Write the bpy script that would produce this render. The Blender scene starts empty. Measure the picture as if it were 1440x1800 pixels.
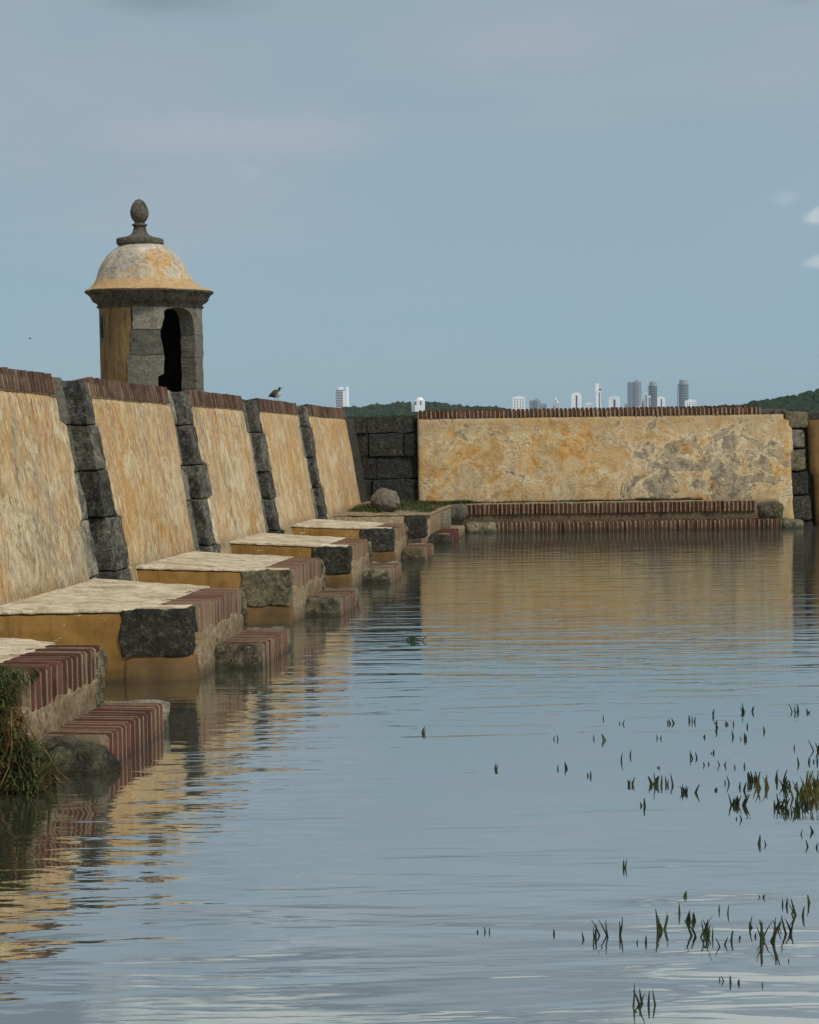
import bpy, bmesh, math, random
from mathutils import Vector, Matrix, noise as mn

random.seed(7)
SC = bpy.context.scene
COL = SC.collection
R = math.radians

# ------------------------------------------------------------------ camera
F = 2450.0 / 1440.0
cam_d = bpy.data.cameras.new('camera')
cam = bpy.data.objects.new('camera', cam_d)
COL.objects.link(cam)
cam_d.sensor_fit = 'HORIZONTAL'
cam_d.sensor_width = 36.0
cam_d.lens = 36.0 * F
cam_d.clip_start = 0.1
cam_d.clip_end = 30000
right = Vector((0.98992562, 0.14084579, -0.01448215))
up = Vector((0.00743306, 0.0504462, 0.99869912))
fwd = Vector((-0.14139313, 0.98874549, -0.04889107))
cam.matrix_world = Matrix(((right.x, up.x, -fwd.x, 0), (right.y, up.y, -fwd.y, 0),
                           (right.z, up.z, -fwd.z, 1.6), (0, 0, 0, 1)))
SC.camera = cam

# ------------------------------------------------------------------ light
SUN_EL, SUN_AZ = R(52), R(122)          # azimuth from +Y towards +X
sun_vec = Vector((math.cos(SUN_EL) * math.sin(SUN_AZ), math.cos(SUN_EL) * math.cos(SUN_AZ), math.sin(SUN_EL)))
sd = bpy.data.lights.new('sun', 'SUN')
sd.energy = 2.6
sd.angle = R(9)
sd.color = (1.0, 0.94, 0.85)
so = bpy.data.objects.new('sun', sd)
so.rotation_euler = (-sun_vec).to_track_quat('-Z', 'Y').to_euler()
so.location = (20, -10, 40)
COL.objects.link(so)
SC.view_settings.view_transform = 'Standard'
SC.view_settings.look = 'None'
SC.view_settings.exposure = 0.0
SC.view_settings.gamma = 1.0
SC.view_settings.use_curve_mapping = False


def s(r, g, b, k=1.0):
    def c(x):
        x /= 255.0
        return (x / 12.92 if x <= 0.04045 else ((x + 0.055) / 1.055) ** 2.4) * k
    return (c(r), c(g), c(b), 1.0)


# ------------------------------------------------------------------ node helper
class G:
    def __init__(self, nt):
        self.nt = nt
        self._pos = None

    def n(self, t, **kw):
        nd = self.nt.nodes.new(t)
        for k, v in kw.items():
            setattr(nd, k, v)
        return nd

    def put(self, sock, v):
        if isinstance(v, bpy.types.NodeSocket):
            self.nt.links.new(v, sock)
        elif v is not None:
            sock.default_value = v

    def pos(self):
        if self._pos is None:
            self._pos = self.n('ShaderNodeNewGeometry').outputs['Position']
        return self._pos

    def mapv(self, vec, scale=(1, 1, 1), loc=(0, 0, 0), rot=(0, 0, 0)):
        m = self.n('ShaderNodeMapping')
        self.put(m.inputs['Vector'], vec)
        m.inputs['Scale'].default_value = scale
        m.inputs['Location'].default_value = loc
        m.inputs['Rotation'].default_value = rot
        return m.outputs[0]

    def noise(self, vec, scale, detail=6, rough=.55, dist=0.0):
        m = self.n('ShaderNodeTexNoise')
        self.put(m.inputs['Vector'], vec)
        m.inputs['Scale'].default_value = scale
        m.inputs['Detail'].default_value = detail
        m.inputs['Roughness'].default_value = rough
        m.inputs['Distortion'].default_value = dist
        return m.outputs[0]

    def ramp(self, fac, stops, interp='LINEAR'):
        m = self.n('ShaderNodeValToRGB')
        cr = m.color_ramp
        cr.interpolation = interp
        while len(cr.elements) < len(stops):
            cr.elements.new(0.5)
        for e, (p, c) in zip(cr.elements, stops):
            e.position = p
            e.color = c if not isinstance(c, (int, float)) else (c, c, c, 1)
        self.put(m.inputs[0], fac)
        return m.outputs[0]

    def mix(self, fac, a, b, blend='MIX'):
        m = self.n('ShaderNodeMix', data_type='RGBA', blend_type=blend)
        self.put(m.inputs[0], fac)
        self.put(m.inputs[6], a)
        self.put(m.inputs[7], b)
        return m.outputs[2]

    def math(self, op, a, b=None, c=None, clamp=False):
        m = self.n('ShaderNodeMath', operation=op, use_clamp=clamp)
        self.put(m.inputs[0], a)
        if b is not None:
            self.put(m.inputs[1], b)
        if c is not None:
            self.put(m.inputs[2], c)
        return m.outputs[0]

    def sep(self, vec):
        m = self.n('ShaderNodeSeparateXYZ')
        self.put(m.inputs[0], vec)
        return m.outputs

    def comb(self, x, y, z):
        m = self.n('ShaderNodeCombineXYZ')
        for i, v in enumerate((x, y, z)):
            self.put(m.inputs[i], v)
        return m.outputs[0]

    def bump(self, h, strength=.5, dist=.01, normal=None):
        m = self.n('ShaderNodeBump')
        m.inputs['Strength'].default_value = strength
        m.inputs['Distance'].default_value = dist
        self.put(m.inputs['Height'], h)
        if normal is not None:
            self.put(m.inputs['Normal'], normal)
        return m.outputs[0]

    def blob(self, c, r, wob=None):
        """soft mask of a patch round point c (1 inside), edge broken by wob"""
        v = self.n('ShaderNodeVectorMath', operation='DISTANCE')
        self.put(v.inputs[0], self.pos())
        v.inputs[1].default_value = c
        d = self.math('DIVIDE', v.outputs['Value'], r)
        if wob is not None:
            d = self.math('ADD', d, self.math('MULTIPLY', self.math('SUBTRACT', wob, .5), 1.8))
        return self.ramp(d, [(.8, 1), (1.0, 0)])

    def objrand(self):
        return self.n('ShaderNodeObjectInfo').outputs['Random']


def material(name, build, rough=.9, spec=.25):
    m = bpy.data.materials.new(name)
    m.use_nodes = True
    nt = m.node_tree
    b = nt.nodes['Principled BSDF']
    b.inputs['Roughness'].default_value = rough
    b.inputs['Specular IOR Level'].default_value = spec
    g = G(nt)
    col, nrm = build(g)
    g.put(b.inputs['Base Color'], col)
    if nrm is not None:
        g.put(b.inputs['Normal'], nrm)
    return m


# ------------------------------------------------------------------ world
W = bpy.data.worlds.new('World')
SC.world = W
W.use_nodes = True
nt = W.node_tree
g = G(nt)
bg = nt.nodes['Background']
SKY_STR = 0.1
bg.inputs['Strength'].default_value = SKY_STR
sky = g.n('ShaderNodeTexSky', sky_type='NISHITA')
sky.sun_disc = False
sky.sun_elevation = SUN_EL
sky.sun_rotation = SUN_AZ
sky.air_density = 1.0
sky.dust_density = 1.5
dirv = g.n('ShaderNodeTexCoord').outputs['Generated']
dx, dy, dz = g.sep(dirv)
el = g.math('MAXIMUM', dz, 0.0)
den = g.math('ADD', el, 0.22)
pl = g.comb(g.math('DIVIDE', dx, den), g.math('DIVIDE', dy, den), 0.0)
veil = g.ramp(el, [(0.0, s(143, 178, 195)), (.12, s(147, 175, 191)), (.30, s(151, 171, 184)), (.38, s(118, 132, 141)), (.6, s(150, 160, 168)), (1.0, s(168, 176, 184))])
# high thin cloud: soft, wide, a little warm
cl = g.noise(g.mapv(pl, (1.0, 1.6, 1), (3.1, 1.7, 0), (0, 0, R(25))), 1.15, 5, .5, .3)
cl2 = g.noise(g.mapv(pl, (1.0, 1.0, 1), (9.3, 4.2, 0)), 3.2, 6, .55, .2)
clm = g.ramp(g.math('ADD', g.math('MULTIPLY', cl, .8), g.math('MULTIPLY', cl2, .2)), [(.44, 0), (.66, 1)], 'EASE')
clamt = g.math('MULTIPLY', clm, g.ramp(el, [(.03, .10), (.2, .55), (.4, .9)]))
c1 = g.mix(clamt, veil, s(170, 181, 188))
# broken brighter cumulus overhead, above the picture
cu = g.noise(g.mapv(pl, (1, 1, 1), (1.3, 7.7, 0)), 2.3, 8, .55, .4)
cum = g.math('MULTIPLY', g.ramp(cu, [(.52, 0), (.60, 1)]), g.ramp(el, [(.30, 0), (.35, 1)]))
c2 = g.mix(g.math('MULTIPLY', cum, .8), c1, s(212, 216, 214))
# two small cumulus puffs low in the north
wob = g.noise(dirv, 38, 5, .6)
wob2 = g.noise(g.mapv(dirv, (1, 1, 2.2)), 7, 6, .6, .4)
def puff(c, cdir, rx, rz, amt, col, wob=wob, inner=.25):
    x = g.math('DIVIDE', g.math('SUBTRACT', dx, cdir[0]), rx)
    z = g.math('DIVIDE', g.math('SUBTRACT', dz, cdir[2]), rz)
    d = g.math('SQRT', g.math('ADD', g.math('POWER', x, 2.0), g.math('POWER', z, 2.0)))
    d = g.math('ADD', d, g.math('MULTIPLY', g.math('SUBTRACT', wob, .5), 1.7))
    north = g.math('GREATER_THAN', dy, 0.0)
    m = g.math('MULTIPLY', g.math('MULTIPLY', g.ramp(d, [(inner, 1), (1.0, 0)], 'EASE'), amt), north)
    return g.mix(m, c, col)
c3 = puff(c2, (0.142, .98, .149), .013, .007, .75, s(205, 214, 216))
c3 = puff(c3, (0.146, .98, .119), .016, .008, .75, s(205, 214, 216))
c3 = puff(c3, (0.120, .98, .162), .012, .006, .3, s(190, 203, 210))
c3 = puff(c3, (-0.245, .945, .190), .014, .008, .3, s(180, 192, 200))
for (px_, pz_, rx_, rz_, am_, co_) in ((-.36, .235, .22, .10, .7, s(166, 177, 186)), (-.26, .214, .13, .020, .8, s(172, 181, 189)), (-.30, .17, .16, .05, .35, s(160, 172, 186)),
                                       (-.06, .272, .20, .034, .9, s(168, 178, 188)), (-.29, .296, .08, .016, .7, s(128, 145, 157)), (.127, .290, .03, .012, .6, s(132, 148, 158)), (.02, .225, .12, .02, .25, s(160, 172, 184)),
                                       (.10, .12, .05, .05, .25, s(158, 178, 194))):
    c3 = puff(c3, (px_, 1, pz_), rx_, rz_, am_, co_, wob2, .0)
vm = g.n('ShaderNodeVectorMath', operation='SCALE')
g.put(vm.inputs[0], c3)
vm.inputs['Scale'].default_value = 1.0 / SKY_STR
fin = g.mix(.12, vm.outputs[0], sky.outputs[0])
g.put(bg.inputs['Color'], fin)

# ------------------------------------------------------------------ mesh helpers
LOC = {}


def V(a):
    return Vector(a)


def link(name, verts, faces, mat, parent=None, smooth=False, label=None):
    me = bpy.data.meshes.new(name)
    off = LOC.get(parent.name, Vector((0, 0, 0))) if parent is not None else Vector((0, 0, 0))
    me.from_pydata([tuple(Vector(v) - off) for v in verts], [], faces)
    if isinstance(mat, (list, tuple)):
        for m_ in mat:
            me.materials.append(m_)
    else:
        me.materials.append(mat)
    if smooth:
        me.polygons.foreach_set('use_smooth', [True] * len(me.polygons))
    o = bpy.data.objects.new(name, me)
    COL.objects.link(o)
    if parent is not None:
        o.parent = parent
        LOC[o.name] = off
    if label:
        o['label'] = label
    return o


def thing(name, label, cat, loc=(0, 0, 0), group=None):
    o = bpy.data.objects.new(name, None)
    COL.objects.link(o)
    o.location = loc
    o.empty_display_size = .2
    o['label'] = label
    o['category'] = cat
    if group:
        o['group'] = group
    LOC[o.name] = Vector(loc)
    return o


def tag(o, label, cat, group=None):
    o['label'] = label
    o['category'] = cat
    if group:
        o['group'] = group
    return o


def axis(h, r, n, steps):
    a = [-h]
    if steps == 2:
        a.append(-h + r * .35)
    a.append(-h + r)
    inner = 2 * (h - r)
    for i in range(1, n):
        a.append(-h + r + inner * i / n)
    a.append(h - r)
    if steps == 2:
        a.append(h - r * .35)
    a.append(h)
    return a


def rbox(h, r, n=(1, 1, 1), steps=2):
    r = min(r, min(h) * .95)
    A = [axis(h[i], r, n[i], steps) for i in range(3)]
    L = [len(a) for a in A]
    idx, vs, fs = {}, [], []

    def vid(i, j, k):
        key = (i, j, k)
        if key in idx:
            return idx[key]
        p = Vector((A[0][i], A[1][j], A[2][k]))
        c = Vector([max(-(h[t] - r), min(h[t] - r, p[t])) for t in range(3)])
        d = p - c
        if d.length > 1e-9:
            mx = max(abs(d.x), abs(d.y), abs(d.z))
            p = c + d * (mx / d.length)
        idx[key] = len(vs)
        vs.append(p)
        return idx[key]
    for ax in range(3):
        u, w = (ax + 1) % 3, (ax + 2) % 3
        for side in (0, L[ax] - 1):
            for a in range(L[u] - 1):
                for b in range(L[w] - 1):
                    q = []
                    for (da, db) in ((0, 0), (1, 0), (1, 1), (0, 1)):
                        k = [0, 0, 0]
                        k[ax], k[u], k[w] = side, a + da, b + db
                        q.append(vid(*k))
                    if side == 0:
                        q.reverse()
                    fs.append(q)
    return vs, fs


def nz(p, freq, amp, oct=3):
    v = Vector((0, 0, 0))
    a = amp
    f = freq
    for _ in range(oct):
        v += mn.noise_vector(p * f) * a
        a *= .5
        f *= 2.1
    return v


def IDM(p):
    return p


def rough_box(name, lo, hi, mat, parent, mapf=IDM, r=.03, n=(3, 3, 3), amp=.01, freq=5., oct=3, steps=2, smooth=True, warp=None, label=None):
    lo, hi = V(lo), V(hi)
    c, h = (lo + hi) / 2, (hi - lo) / 2
    vs, fs = rbox(h, r, n, steps)
    out = []
    for v in vs:
        p = v + c
        if warp:
            p = warp(p)
        if amp:
            p = p + nz(p + V((3.3, 1.7, 9.1)), freq, amp, oct)
        out.append(mapf(p))
    return link(name, out, fs, mat, parent, smooth, label)


def brick_meshes(name, dims, mat, k=6, r=.006, jit=.003):
    res = []
    for i in range(k):
        vs, fs = rbox((dims[0] / 2, dims[1] / 2, dims[2] / 2), r, (1, 1, 1), 1)
        rnd = random.Random(name + str(i))
        me = bpy.data.meshes.new(name)
        # crop the chamfer grid to a light brick: jitter keeps it hand made
        me.from_pydata([tuple(v + Vector([rnd.uniform(-jit, jit) for _ in range(3)])) for v in vs], [], fs)
        me.materials.append(mat)
        res.append(me)
    return res


def place_brick(meshes, pos, rot, parent, rnd, wob=.02, name='brick'):
    o = bpy.data.objects.new(name, rnd.choice(meshes))
    COL.objects.link(o)
    o.parent = parent
    m = rot.to_4x4() @ Matrix.Rotation(rnd.uniform(-wob, wob), 4, 'Z') @ Matrix.Rotation(rnd.uniform(-wob, wob), 4, 'X')
    m.translation = Vector(pos) - LOC[parent.name]
    o.matrix_local = m
    return o


# ------------------------------------------------------------------ frames of the two walls
BAT = 0.168


def lmap(p):                       # (depth out, along, z) -> world, left wall
    return Vector((-4.15 - BAT * (p[2] - .52) + p[0], p[1], p[2]))


N2 = Vector((0.14156242, -0.98992933, 0))
A2 = Vector((0.98992933, 0.14156242, 0))
P0 = A2 * 3.626 - N2 * 25.358


def rmap(p):                       # far wall
    q = P0 + A2 * p[1] + N2 * (p[0] - BAT * (p[2] - .52))
    return Vector((q.x, q.y, p[2]))


ROT_L = Matrix.Rotation(-math.atan(BAT), 3, 'Y')
ROT_FAR = Matrix(((N2.x, A2.x, 0), (N2.y, A2.y, 0), (0, 0, 1))) @ Matrix.Rotation(-math.atan(BAT), 3, 'Y')
ROT_FAR0 = Matrix(((N2.x, A2.x, 0), (N2.y, A2.y, 0), (0, 0, 1)))
ROT_I = Matrix.Identity(3)

# ------------------------------------------------------------------ materials


def m_plaster_left(off, pale, streak, grey_, warm, ya, yb):
    """one panel: off shifts the pattern, pale/streak/grey_/warm say how worn this panel is"""
    STREAK = streak

    def build(g):
        x, y, z = g.sep(g.pos())
        d = g.math('ADD', x, g.math('MULTIPLY', z, BAT))
        v = g.mapv(g.comb(d, y, z), (1, 1, 1), (off * 3.1, off * 7.7, off * 1.3))
        base = g.noise(g.mapv(v, (1, 1.4, .9)), 2.0, 8, .64, .6)
        st = g.noise(g.mapv(v, (3, 6, 1.3)), 1.9, 8, .64, .5)
        mott = g.noise(g.mapv(v, (1, 1.6, 1), (4, 4, 4)), 8.0, 9, .72, .5)
        gz = g.noise(g.mapv(v, (1, 1.5, .8), (7, 1, 4)), 1.6, 9, .70, .6)
        pk = g.noise(g.mapv(v, (1, 1.5, .8), (1, 11, 2)), 1.9, 8, .66, .6)
        d1 = g.noise(g.mapv(v, (4, 20, 4.2), (5, 2, 1)), 1.7, 7, .66, .7)
        d2 = g.noise(g.mapv(v, (4, 34, 7.5), (1, 6, 1)), 1.4, 6, .64, .5)
        d3 = g.noise(g.mapv(v, (4, 26, 6.0), (9, 3, 7)), 1.5, 6, .64, .6)
        fine = g.noise(v, 52, 5, .70)
        hi = g.ramp(g.math('DIVIDE', z, 4.0), [(.14, 1), (.42, 0)])       # worn most near the foot
        c = g.ramp(base, [(.34, s(164, 128, 80)), (.48, s(182, 147, 98)), (.58, s(192, 163, 119)), (.68, s(200, 179, 144))])
        c = g.mix(warm, c, s(188, 148, 92))
        c = g.mix(g.ramp(pk, [(.50, 0), (.66, .45)]), c, s(192, 156, 128))
        c = g.mix(g.ramp(st, [(.46, 0), (.66, .6)]), c, s(206, 186, 152))
        c = g.mix(g.ramp(st, [(.32, .55), (.46, 0)]), c, s(170, 130, 78))
        c = g.mix(g.math('MULTIPLY', g.ramp(g.math('ADD', gz, g.math('MULTIPLY', hi, .05)), [(.50, 0), (.60, .85)]), grey_), c, g.ramp(mott, [(.36, s(128, 118, 98)), (.5, s(160, 148, 122)), (.64, s(192, 180, 154))]))
        c = g.mix(g.ramp(mott, [(.32, .6), (.45, 0)]), c, s(150, 122, 88))
        c = g.mix(g.ramp(mott, [(.56, 0), (.68, .45)]), c, s(214, 198, 166))
        pa = g.noise(g.mapv(v, (1, 1.25, .8), (13, 5, 2)), 1.7, 11, .70, .8)
        pb_ = g.noise(g.mapv(v, (1, 1.3, .8), (3, 15, 8)), 1.5, 11, .70, .8)
        c = g.mix(g.ramp(pa, [(.52, 0), (.55, .35 + .4 * pale)]), c, g.ramp(mott, [(.34, s(158, 144, 116)), (.5, s(196, 180, 146)), (.64, s(218, 206, 178))]))
        c = g.mix(g.ramp(pa, [(.495, 0), (.518, .5), (.535, 0)]), c, s(116, 92, 62))
        c = g.mix(g.ramp(pb_, [(.54, 0), (.57, .65)]), c, g.ramp(mott, [(.34, s(158, 112, 56)), (.5, s(180, 134, 74)), (.64, s(198, 156, 98))]))
        c = g.mix(g.ramp(pb_, [(.36, .6), (.41, 0)]), c, g.ramp(mott, [(.36, s(118, 106, 86)), (.6, s(166, 150, 120))]))
        topm = g.ramp(g.math('DIVIDE', z, 4.0), [(.37, 0), (.50, 1)])
        c = g.mix(g.math('MULTIPLY', topm, g.ramp(d1, [(.38, .7), (.47, 0)])), c, s(104, 86, 62))
        crk = g.noise(g.mapv(v, (2, 2.4, 1.5), (8, 2, 2)), 2.2, 6, .66, 1.4)
        c = g.mix(g.ramp(crk, [(.492, 0), (.5, .6), (.508, 0)]), c, s(84, 66, 46))
        low = g.noise(g.mapv(v, (1, 1.1, .9), (6, 6, 1)), 1.5, 5, .6, .6)
        streak = g.math('MULTIPLY', g.ramp(low, [(.38, .3), (.54, 1)]), STREAK)
        # pale lime runs and grime that gather beside the stone joints
        ea = g.math('ABSOLUTE', g.math('SUBTRACT', y, ya))
        eb = g.math('ABSOLUTE', g.math('SUBTRACT', y, yb))
        ed = g.math('ADD', g.math('MINIMUM', ea, eb), g.math('MULTIPLY', g.math('SUBTRACT', d1, .5), .9))
        em = g.math('MULTIPLY', g.ramp(ed, [(.02, 1), (.22, 0)]), g.math('ADD', g.math('MULTIPLY', hi, .8), .15))
        c = g.mix(g.math('MULTIPLY', em, .85), c, g.ramp(d1, [(.38, s(112, 104, 86)), (.47, s(160, 150, 124)), (.58, s(222, 212, 186))]))
        foot = g.ramp(g.math('SUBTRACT', z, g.math('MULTIPLY', d1, .25)), [(.40, .7), (.52, 0)])
        c = g.mix(foot, c, s(118, 98, 70))
        wear = g.math('ADD', d1, g.math('MULTIPLY', hi, .05 * pale))
        c = g.mix(g.math('MULTIPLY', g.ramp(wear, [(.56, 0), (.60, .7)]), streak), c, s(216, 203, 172))
        c = g.mix(g.math('MULTIPLY', g.ramp(d2, [(.60, 0), (.64, .75)]), streak), c, s(222, 211, 184))
        c = g.mix(g.math('MULTIPLY', g.ramp(d3, [(.345, .9), (.39, 0)]), .5 + .5 * STREAK), c, s(108, 86, 60))
        c = g.mix(g.math('MULTIPLY', g.ramp(d1, [(.37, .75), (.42, 0)]), streak), c, s(142, 110, 72))
        c = g.mix(g.ramp(fine, [(.30, .5), (.41, 0)]), c, s(112, 92, 66))
        h = g.math('ADD', g.math('MULTIPLY', mott, .9), g.math('ADD', g.math('MULTIPLY', d1, .5 * STREAK), g.math('ADD', g.math('MULTIPLY', fine, .3), g.math('MULTIPLY', d3, .5))))
        return c, g.bump(h, .8, .024)
    return build


def m_plaster_far(g):
    p = g.pos()
    w = g.noise(p, 2.2, 9, .68, .9)
    w2 = g.noise(g.mapv(p, (1, 1, 1.2), (4, 1, 2)), 1.5, 9, .70, .9)
    f = g.noise(p, 7, 9, .72, .5)
    dr = g.noise(g.mapv(p, (6, 6, .8), (1, 5, 0)), 1.6, 6, .6, .4)
    fine = g.noise(p, 45, 5, .68)
    c = g.ramp(w, [(.32, s(158, 124, 78)), (.44, s(178, 144, 96)), (.51, s(190, 162, 118)), (.57, s(178, 158, 126)), (.68, s(158, 140, 114))])
    c = g.mix(g.ramp(dr, [(.5, 0), (.68, .45)]), c, s(196, 168, 124))
    c = g.mix(g.ramp(dr, [(.32, .45), (.46, 0)]), c, s(150, 118, 76))
    c = g.mix(g.ramp(w2, [(.51, 0), (.57, .75)]), c, g.ramp(f, [(.35, s(134, 118, 94)), (.5, s(174, 152, 118)), (.66, s(204, 184, 148))]))
    # bared grey render, gathered on the right half of this wall, and fresh ochre between
    a_ = g.math('ADD', g.math('MULTIPLY', g.sep(p)[0], A2.x), g.math('MULTIPLY', g.sep(p)[1], A2.y))
    a_ = g.math('DIVIDE', g.math('SUBTRACT', a_, 3.626 - 3.5), 7.0)
    zz = g.sep(p)[2]
    reg = g.math('MULTIPLY', g.ramp(a_, [(.0, .25), (.25, .05), (.5, .25), (.66, .9), (.85, 1), (.97, .5)], 'EASE'), g.ramp(g.math('DIVIDE', zz, 4.0), [(.13, .6), (.2, 1), (.36, 1), (.43, .2)]))
    n3 = g.noise(g.mapv(p, (1, 1, 1.3), (2, 7, 5)), 1.55, 11, .72, .7)
    n4 = g.noise(g.mapv(p, (1, 1, 1.0), (9, 2, 1)), 1.25, 11, .70, .7)
    gm = g.math('ADD', n3, g.math('MULTIPLY', reg, .105))
    c = g.mix(g.ramp(gm, [(.575, 0), (.60, .88)]), c, g.ramp(f, [(.34, s(92, 86, 75)), (.5, s(130, 121, 104)), (.66, s(180, 168, 142))]))
    rim = g.ramp(gm, [(.54, 0), (.57, .8), (.585, 0)])
    c = g.mix(rim, c, s(216, 200, 164))
    om = g.math('ADD', n4, .012)
    c = g.mix(g.ramp(om, [(.555, 0), (.585, .8)]), c, g.ramp(f, [(.34, s(164, 116, 54)), (.5, s(186, 138, 70)), (.66, s(202, 164, 104))]))
    edge = g.ramp(f, [(.48, 0), (.505, 1), (.53, 0)])
    c = g.mix(g.math('MULTIPLY', edge, g.ramp(w2, [(.44, 0), (.52, .8), (.6, 0)])), c, s(214, 196, 158))
    edge2 = g.ramp(w2, [(.495, 0), (.507, 1), (.52, 0)])
    c = g.mix(g.math('MULTIPLY', edge2, .7), c, s(108, 88, 62))
    top = g.ramp(g.math('DIVIDE', g.math('ADD', zz, g.math('MULTIPLY', f, .6)), 10.0), [(.20, 0), (.235, .6)])
    c = g.mix(top, c, s(162, 138, 102))
    c = g.mix(g.ramp(fine, [(.29, .6), (.41, 0)]), c, s(98, 82, 58))
    h = g.math('ADD', g.math('MULTIPLY', f, 1.0), g.math('ADD', g.math('MULTIPLY', fine, .25), g.math('MULTIPLY', w2, .8)))
    return c, g.bump(h, .9, .03)


def m_ochre(g):
    p = g.pos()
    w = g.noise(p, 3.2, 7, .6, .5)
    f = g.noise(p, 24, 6, .65)
    c = g.ramp(w, [(.3, s(108, 79, 36)), (.48, s(128, 96, 46)), (.64, s(140, 108, 58)), (.78, s(156, 132, 94))])
    fl = g.noise(g.mapv(p, (1, 1, 1.4), (6, 2, 2)), 3.4, 10, .72, .8)
    c = g.mix(g.ramp(fl, [(.60, 0), (.63, .8)]), c, g.ramp(f, [(.35, s(134, 116, 86)), (.65, s(186, 168, 132))]))
    c = g.mix(g.ramp(fl, [(.57, 0), (.595, .5), (.61, 0)]), c, s(84, 62, 32))
    dr = g.noise(g.mapv(p, (7, 7, .9), (2, 2, 2)), 1.6, 6, .62, .4)
    c = g.mix(g.ramp(dr, [(.34, .6), (.47, 0)]), c, s(92, 66, 32))
    c = g.mix(g.ramp(f, [(.3, .6), (.45, 0)]), c, s(96, 68, 32))
    zz = g.sep(p)[2]
    wet = g.ramp(g.math('ADD', zz, g.math('MULTIPLY', fl, .22)), [(.17, 1), (.36, 0)])
    c = g.mix(g.math('MULTIPLY', wet, .8), c, s(72, 55, 32))
    algae = g.ramp(g.math('ADD', zz, g.math('MULTIPLY', f, .06)), [(.045, 1), (.075, 0)])
    c = g.mix(g.math('MULTIPLY', algae, .8), c, s(52, 48, 32))
    return c, g.bump(g.math('ADD', w, g.math('MULTIPLY', f, .4)), .5, .015)


def m_footing(g):
    c, n_ = m_ochre(g)
    return g.mix(.6, c, g.ramp(g.noise(g.pos(), 5, 7, .65), [(.35, s(72, 58, 40)), (.65, s(112, 88, 58))])), n_


def m_cream(g):
    p = g.pos()
    w = g.noise(g.mapv(p, (2.0, 3.2, 4)), 1.8, 8, .68, .6)
    f = g.noise(p, 30, 6, .68)
    c = g.ramp(w, [(.28, s(140, 122, 98)), (.40, s(182, 165, 136)), (.52, s(206, 193, 166)), (.7, s(214, 205, 182))])
    cr = g.noise(g.mapv(p, (1.2, 8, 4), (3, 3, 1)), 2.0, 7, .7, 1.2)
    c = g.mix(g.ramp(cr, [(.47, 0), (.495, .9), (.515, 0)]), c, s(88, 70, 52))
    dirt = g.noise(g.mapv(p, (1.2, 1.6, 2), (4, 9, 1)), 2.4, 9, .70, .7)
    c = g.mix(g.ramp(dirt, [(.50, 0), (.62, .75)]), c, g.ramp(f, [(.35, s(112, 98, 76)), (.65, s(170, 154, 124))]))
    c = g.mix(g.ramp(f, [(.30, .8), (.42, 0)]), c, s(104, 86, 64))
    return c, g.bump(g.math('ADD', w, g.math('MULTIPLY', f, .5)), .6, .015)


def stone_mat(dark, mid, light, blk):
    def b(g):
        p = g.pos()
        w = g.noise(p, 5.5, 8, .68, .8)
        f = g.noise(p, 20, 8, .72, .3)
        vor = g.n('ShaderNodeTexVoronoi')
        g.put(vor.inputs['Vector'], p)
        vor.inputs['Scale'].default_value = 34
        pit = g.ramp(vor.outputs['Distance'], [(.12, 1), (.3, 0)])
        pm = g.math('MULTIPLY', pit, g.ramp(f, [(.45, 0), (.6, 1)]))
        c = g.ramp(f, [(.28, dark), (.5, mid), (.72, light)])
        c = g.mix(g.ramp(w, [(.62 - blk * .34, 0), (.74 - blk * .30, .85)]), c, g.ramp(f, [(.35, s(28, 27, 24)), (.55, s(56, 55, 49)), (.72, s(114, 112, 100))]))
        w3 = g.noise(p, 11, 6, .7, .8)
        c = g.mix(g.ramp(w3, [(.56, 0), (.68, .55)]), c, light)
        c = g.mix(g.math('MULTIPLY', pm, .7), c, s(38, 36, 32))
        rn = g.objrand()
        c = g.mix(1.0, c, g.ramp(rn, [(0, (.62, .62, .61, 1)), (.35, (.9, .86, .78, 1)), (.6, (1.0, 1.0, 1.0, 1)), (1, (1.4, 1.36, 1.26, 1))]), 'MULTIPLY')
        algae = g.ramp(g.math('ADD', g.sep(p)[2], g.math('MULTIPLY', f, .08)), [(.06, 1), (.11, 0)])
        c = g.mix(g.math('MULTIPLY', algae, .7), c, s(44, 42, 32))
        f2 = g.noise(p, 60, 4, .7)
        c = g.mix(g.ramp(f2, [(.34, .75), (.46, 0)]), c, s(30, 28, 25))
        h = g.math('SUBTRACT', g.math('ADD', g.math('ADD', f, g.math('MULTIPLY', f2, .35)), g.math('MULTIPLY', w, .7)), g.math('MULTIPLY', pm, .7))
        return c, g.bump(h, 1.0, .04)
    return b


def brick_mat(a, b_, c_, film):
    def b(g):
        p = g.pos()
        rn = g.objrand()
        f = g.noise(p, 26, 7, .68)
        w = g.noise(p, 5, 5, .6, .3)
        c = g.ramp(rn, [(0, a), (.5, b_), (1, c_)])
        c = g.mix(g.ramp(f, [(.60, 0), (.76, .5)]), c, film)
        c = g.mix(g.ramp(w, [(.56, 0), (.70, .4)]), c, film)
        c = g.mix(g.ramp(f, [(.28, .7), (.42, 0)]), c, s(44, 30, 26))
        algae = g.ramp(g.math('ADD', g.sep(p)[2], g.math('MULTIPLY', f, .06)), [(.045, 1), (.075, 0)])
        c = g.mix(g.math('MULTIPLY', algae, .6), c, s(52, 38, 32))
        return c, g.bump(f, .6, .01)
    return b


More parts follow.
